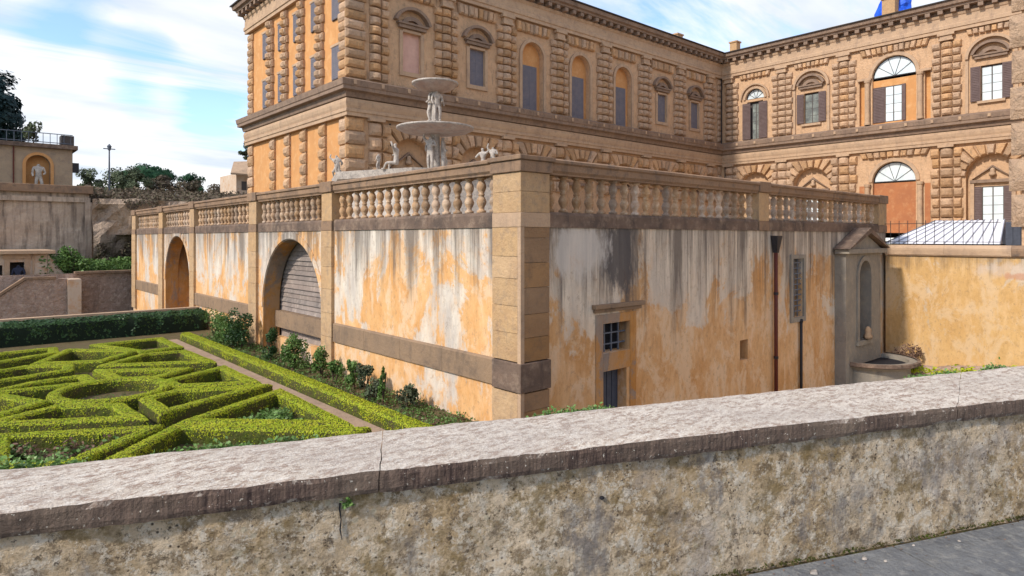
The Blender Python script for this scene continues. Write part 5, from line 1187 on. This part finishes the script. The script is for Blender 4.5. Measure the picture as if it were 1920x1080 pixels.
# rubble ramp and dry bush beside the basin
mb = MB(); vs = []; nu, nv = 26, 12
for i in range(nu + 1):
    for j in range(nv + 1):
        y = RY - 0.5 - 8.0 * i / nu; x = GX - 0.01 - 1.9 * j / nv
        z = ZS - 0.05 + 1.25 * (1 - j / nv) ** 1.3 * min(1, 0.35 + i / nu * 0.9) + 0.08 * mnoise.noise((x * 3, y * 3, 0))
        vs.append((x, y, z))
mb.add(vs, [(i * (nv + 1) + j, (i + 1) * (nv + 1) + j, (i + 1) * (nv + 1) + j + 1, i * (nv + 1) + j + 1) for i in range(nu) for j in range(nv)]); mb.build('stone_bank', 'brownwall', kind='structure')
shrub(25.3, 8.0, ZS + 0.4, .55, .75, 1500, 0.05, 'dry', 'dry brown bush in the corner behind the round basin', group=None, name='dry_bush')
cover('grass_verge', [(24.0, 8.3), (25.7, 5.0), (25.8, 1.0), (24.0, 1.0)], ZS + 0.55, 5000, 0.07, 'box', 0.35, 'weeds and grass at the foot of the yard wall')

# ------------------------------------------------------------------ far left: retaining walls, pavilion, hut
def wallthing(name, label, x0, x1, y, th, z0, z1, mat, rough_=0.0, cat='wall', zvar=0.0):
    nx_ = max(6, int((x1 - x0) / 0.35)); nz_ = max(4, int((z1 - z0) / 0.35)); vs = []
    for i in range(nx_ + 1):
        x = x0 + (x1 - x0) * i / nx_; zt = z1 + zvar * mnoise.noise((x * 0.8, y, 0))
        for j in range(nz_ + 1):
            z = z0 + (zt - z0) * j / nz_; n_ = mnoise.fractal((x * 0.6, y, z * 0.6), 1.0, 2.0, 4) * rough_
            vs.append((x, y - n_, z))
    mb = MB().add(vs, [(i * (nz_ + 1) + j, (i + 1) * (nz_ + 1) + j, (i + 1) * (nz_ + 1) + j + 1, i * (nz_ + 1) + j + 1) for i in range(nx_) for j in range(nz_)])
    mb.box(x0, x1, y + rough_ + 0.01, y + th, z0, z1 - abs(zvar))
    return mb, name, label, cat, mat
W1 = thing('retaining_wall', (0, 50, -4), 'tall stained grey retaining wall with buttresses below the niche pavilion', 'wall')
mb, *_ = wallthing('', '', -40, 7.1, 50, 3.0, -5.5, 2.85, 'oldwall', 0.12); mb.build('wall_face', 'oldwall', W1)
mb = MB().box(-40, 7.3, 49.7, 53, 2.851, 3.35); mb.build('wall_coping', 'coping', W1, bevel=0.03)
mb = MB().box(-40, 7.15, 49.8, 49.99, 2.3, 2.6); mb.build('wall_band', 'oldwall', W1)
for x in (-2.2, 0.2, 1.9, 6.85):
    mb = MB().box(x, x + 0.35, 49.6, 50.1, -4.6, 2.3); mb.build('buttress', 'oldwall', W1)
mb, *_ = wallthing('', '', 7.15, 60, 49.0, 4.0, -4.5, 2.55, 'rock', 0.75, zvar=0.3)
o = mb.build('rock_wall', 'rock', label='rough tufa rock wall overgrown with creepers behind the terrace end', cat='wall')
mb, *_ = wallthing('', '', -30, LX + 8, 44.4, 0.4, -5.6, -2.05, 'brownwall', 0.10); wlow = mb
lw = thing('brown_wall', (4, 44.4, -4.5), 'low brown masonry wall with ledge behind the laurel hedge', 'wall')
wlow.build('wall_face', 'brownwall', lw)
mb = MB().box(5.6, LX + 8, 44.1, 44.85, -2.049, -1.93); mb.build('wall_coping', 'coping', lw)
mb = MB().box(5.12, 5.75, 43.0, 44.39, -5.4, -2.3); mb.build('pier', 'pinkwall', lw)
# hut with flat roof and doorway
hut = thing('garden_hut', (0.5, 46, -3.5), 'pale plastered hut with flat slab roof and open doorway at the left edge', 'hut')
fH = Fr('x', 45.2)
mb = MB(); fH.wall(mb, -6, 4.42, -5.5, -0.9, [(-3.0, -1.6, -5.49, -1.6, False), (2.72, 3.36, -5.49, -1.35, False), (1.6, 2.4, -5.49, -1.5, False)], 0.35); mb.box(4.41, 4.42, 45.2, 49.5, -5.5, -0.9); mb.build('wall', 'pinkwall', hut)
mb = MB().box(-6.4, 4.75, 44.8, 49.5, -0.899, -0.70); mb.build('roof_slab', 'band', hut, bevel=0.02)
mb = MB().box(1.4, 3.6, 46.2, 46.3, -5.5, -1.2); mb.build('interior', 'frame', hut)
mb = MB(); fH.box(mb, 3.37, 3.60, 0.002, 0.08, -5.4, -1.15); fH.box(mb, 3.72, 3.80, 0.002, 0.06, -3.0, -0.95); fH.box(mb, 2.48, 2.71, 0.002, 0.08, -5.4, -1.15); fH.box(mb, 2.4, 3.65, 0.002, 0.10, -1.15, -0.91); mb.build('door_frame', 'band', hut)
mb = MB(); mb.prism([(4.43, 45.2, -0.9), (4.43, 45.2, -5.5), (6.0, 45.2, -5.5), (5.5, 45.2, -2.45), (4.95, 45.2, -1.7)], [(4.43, 45.8, -0.9), (4.43, 45.8, -5.5), (6.0, 45.8, -5.5), (5.5, 45.8, -2.45), (4.95, 45.8, -1.7)]); mb.build('side_buttress', 'pinkwall', hut)
figure('person', 'cloth', (3.08, 44.9, -3.05), 1.66, R(160), 'stand', label='person in dark clothes standing in the hut doorway at the left edge', cat='person')
# sloping ramp wall in front
rw = thing('ramp_wall', (0, 42, -5.5), 'brown stone ramp wall with sloping grey coping in front of the hut', 'wall')
mb = MB(); fQ = Fr('x', 43.2)
fQ.poly(mb, [(-8, -5.5), (5.1, -5.5), (5.1, -2.25), (3.3, -2.25), (2.1, -3.15), (-3, -4.6), (-8, -4.8)], -0.4, 0.0); mb.build('wall_face', 'brownwall', rw)
mb = MB(); fQ.poly(mb, [(4.6, -2.245), (3.25, -2.245), (2.05, -3.145), (-3, -4.59), (-3, -4.48), (2.0, -3.03), (3.2, -2.12), (4.6, -2.12)], -0.45, 0.08); mb.build('wall_coping', 'coping', rw)
sheet('ramp_ground', [(-12, 43.7), (4.4, 43.7), (4.4, 45.1), (-12, 45.1)], -3.1, 'soil')
# pavilion with arched niche, statue, railing
pv = thing('niche_pavilion', (2, 58, 3.1), 'tan stone pavilion with arched ochre niche and iron railing on its flat top', 'pavilion')
fP = Fr('x', 58.0)
mb = MB(); fP.wall(mb, -16, 7.2, 2.8, 6.55, [(4.40, 5.84, 3.1, 5.28, True)], 0.6); mb.box(7.19, 7.2, 58, 66, 2.8, 6.55); mb.build('wall', 'tanwall', pv)
mb = MB(); fP.box(mb, 4.3, 5.95, -0.65, -0.60, 3.0, 6.2); mb.build('niche', 'orange', pv)
mb = MB(); fP.arch_ring(mb, 5.12, 5.28, 0.725, 0.92, 0.002, 0.08); fP.box(mb, 4.2, 4.395, 0.002, 0.08, 3.0, 5.28); fP.box(mb, 5.845, 6.04, 0.002, 0.08, 3.0, 5.28); mb.build('niche_surround', 'orange', pv)
mb = MB().box(-16.3, 7.5, 57.7, 66, 6.551, 6.85); mb.build('cornice', 'darkband', pv)
mb = MB().box(7.21, 7.6, 58.0, 58.5, 4.9, 5.6); mb.build('lantern', 'iron', pv)
mb = MB().box(3.65, 3.73, 57.9, 57.99, 3.0, 6.5); mb.build('drainpipe', 'copper', pv)
figure('niche_statue', 'marble', (5.12, 57.75, 3.3), 2.2, R(180), 'stand', label='white statue standing in the arched niche of the pavilion', cat='statue')
pr = thing('pavilion_railing', (2, 57.9, 6.85), 'grey iron railing along the flat top of the niche pavilion', 'railing')
for x in np.arange(-3.0, 7.2, 0.42):
    mb = MB().tube([(x, 57.9, 6.85), (x, 57.9, 7.65)], 0.022, 5); mb.build('bar', 'bars', pr)
for z in (6.95, 7.6):
    mb = MB().box(-3.0, 7.2, 57.87, 57.93, z, z + 0.05); mb.build('rail', 'bars', pr)
mb = MB().box(6.5, 7.3, 58.05, 59.1, 6.851, 7.6); mb.build('vent_box', 'frame', label='dark box at the right end of the railed pavilion roof', cat='box')

# trees -----------------------------------------------------------------------
def tree(name, label, base, H, cw, ch, mat, n, size, clumps=26, trunk_r=0.25, flat_=False, group=None, bare=0.25):
    t = thing(name, base, label, 'tree', group); x, y, z = base
    mb = MB(); top = z + H - ch * 0.55
    mb.tube([(x, y, z - 0.5), (x + 0.1, y, z + (top - z) * .5), (x + 0.15, y + .1, top)], [trunk_r, trunk_r * .75, trunk_r * .5], 8)
    P = []
    cl = []
    for k in range(clumps):
        a = random.uniform(0, 6.28); rr = math.sqrt(random.random()) * cw / 2 * 0.86
        zz_ = z + H - ch + (random.uniform(0.1, 0.9) * ch if not flat_ else ch * (0.35 + 0.5 * (1 - (rr / (cw / 2)) ** 2) * random.uniform(.6, 1)))
        if not flat_:
            kk = 1 - abs((zz_ - (z + H - ch * .5)) / (ch * .5)) ** 2; rr *= max(0.25, kk) ** .5
        cl.append((x + rr * math.cos(a), y + rr * math.sin(a), zz_, random.uniform(.12, .22) * cw * (0.8 if flat_ else 1)))
    for c in cl[:8]: mb.tube([(x + 0.12, y, top - ch * .25), ((x + c[0]) / 2, (y + c[1]) / 2, (top + c[2]) / 2), c[:3]], [trunk_r * .4, trunk_r * .25, trunk_r * .1], 5)
    mb.build('trunk', 'bark', t)
    for i in range(n):
        c = random.choice(cl); v = Vector((random.gauss(0, 1), random.gauss(0, 1), random.gauss(0, 1))).normalized() * c[3] * random.uniform(.45, 1.05)
        P.append((c[0] + v.x, c[1] + v.y, c[2] + v.z * (0.55 if flat_ else 0.8)))
    P = np.array(P); leaves('crown', P, P - np.array([x, y, z + H - ch * .6]), size, mat, parent=t)
def at(px_, dep):
    k_ = (px_ - 960) / 1214.5; return (dep * (0.6590 + k_ * 0.7521), dep * (0.7521 - k_ * 0.6590))
def tr(px_, dep, ztop, zb, *a, **k_):
    x, y = at(px_, dep); tree(k_.pop('name'), k_.pop('label'), (x, y, zb), ztop - zb, *a, **k_)
tr(-28, 70, 18.4, 4, 7.6, 10.2, 'darktree', 15000, 0.30, 60, 0.35, name='evergreen_tree', label='dark blue green evergreen tree rising at the left edge above the pavilion')
tr(277, 110, 12.6, 5, 9.6, 4.6, 'pine', 12000, 0.26, 40, 0.3, True, name='stone_pine', label='umbrella shaped stone pine with dark green crown right of the lamp post')
tr(172, 100, 10.8, 4, 4.8, 4.2, 'olive', 3000, 0.22, 18, 0.18, name='broadleaf_tree', label='grey green tree left of the lamp post beyond the retaining wall')
tr(232, 95, 10.4, 4, 5.2, 4.6, 'olive', 3500, 0.22, 20, 0.18, name='broadleaf_tree', label='rounded grey green tree just right of the lamp post')
tr(258, 85, 8.6, 4, 3.6, 3.2, 'olive', 2000, 0.2, 14, 0.15, name='broadleaf_tree', label='low olive tree in front of the stone pine')
tr(300, 88, 8.4, 4, 3.6, 3.2, 'brush', 2400, 0.2, 14, 0.15, name='bare_tree', label='brown leafless tree at the right foot of the stone pine')
tr(360, 95, 9.6, 4, 3.8, 4.0, 'pine', 2600, 0.2, 16, 0.18, name='broadleaf_tree', label='small dark tree standing alone between pine and palace')
tr(352, 90, 7.9, 4, 4.0, 2.6, 'brush', 2200, 0.2, 14, 0.15, name='bare_tree', label='brown bare tree in front of the small lone dark tree')
tr(405, 120, 9.5, 4, 8, 2.6, 'brush', 2600, 0.25, 16, 0.15, name='bare_tree', label='low bare trees just left of the distant house')
tr(465, 98, 14.6, 6, 2.4, 3.4, 'olive', 900, 0.2, 8, 0.12, name='broadleaf_tree', label='thin treetop over the roof of the distant house')
# scrub on the bank: one mass
P = []
for _ in range(26000):
    x = random.uniform(7.5, 46); y = random.uniform(50.2, 60); k_ = 0.55 + 0.6 * mnoise.noise((x * .35, y * .35, 0)); P.append((x, y, 2.2 + random.random() * 1.2 * max(0.15, k_) + (y - 50) * 0.11))
leaves('scrub', P, np.tile((0, -0.5, 1), (len(P), 1)), 0.16, 'brush', kind='stuff', label='brown winter scrub covering the bank above the rock wall', cat='scrub')
P = []
for _ in range(9000):
    x = random.uniform(4.0, 13); y = random.uniform(45.0, 48.8); k_ = 0.4 + 0.7 * mnoise.noise((x * .9, y * .5, 5)); P.append((x, y, -2.05 + random.random() * 1.5 * max(0.05, k_)))
leaves('ledge_plants', P, np.tile((0, -0.5, 1), (len(P), 1)), 0.11, 'shrub', kind='stuff', label='green weeds growing on the ledge below the rock wall', cat='weeds')
x, y = at(136, 37.5)
shrub(x, 45.2, -2.0, .8, 1.35, 1500, 0.1, 'shrub', 'leafy bush on the ledge beside the pale hut', group=None, name='ledge_bush')
shrub(4.9, 58.6, 6.85, .7, 1.5, 700, 0.14, 'olive', 'small potted bush on the railed roof of the niche pavilion', group=None, name='roof_bush')
# creepers on rock wall
P = []
for _ in range(5000):
    x = random.uniform(7.3, 13); z = random.uniform(-2, 2.5)
    if mnoise.noise((x * .8, 0, z * .5)) > 0.18: P.append((x, 48.85 - random.random() * .3 - 0.3, z))
leaves('creeper', P, np.tile((0, -1, 0), (len(P), 1)), 0.12, 'brush', kind='stuff', label='dry creeper hanging over the rough rock wall', cat='creeper')
# lamp post
x, y = at(205, 75)
lp = thing('lamp_post', (x, y, 4.2), 'tall thin grey lamp post against the sky left of the stone pine', 'lamp post')
mb = MB().tube([(x, y, 3.5), (x, y, 10.1)], [0.12, 0.07], 8); mb.build('post', 'bars', lp)
mb = MB().lathe((x, y, 10.1), [(0.06, 0), (0.16, 0.1), (0.22, 0.45), (0.25, 0.5), (0.1, 0.7), (0, 0.8)], 10); mb.build('lantern', 'bars', lp)
mb = MB().box(x - 0.6, x + 0.6, y - 0.04, y + 0.04, 10.25, 10.35); mb.build('crossbar', 'bars', lp)
# distant house beside the palace
x, y = at(452, 105)
dh = thing('distant_house', (x, y, 6), 'distant house with low tiled roof just left of the palace', 'house')
mb = MB().box(x - 1.4, x + 6, y - 2, y + 6, 4, 10.2); mb.build('wall', 'pinkwall', dh)
mb = MB().prism([(x - 2.6, y - 3, 9.9), (x + 7, y - 3, 9.9), (x + 7, y + 2, 13.0), (x - 0.5, y + 2, 12.2)], [(x - 2.6, y - 3, 10.15), (x + 7, y - 3, 10.15), (x + 7, y + 2, 13.3), (x - 0.5, y + 2, 12.5)]); mb.build('roof', 'band', dh)
for i in range(2):
    mb = MB().box(x - 0.6 + i * 2.2, x + 0.2 + i * 2.2, y - 2.03, y - 2.001, 7.6, 9.0); mb.build('window', 'frame', dh)
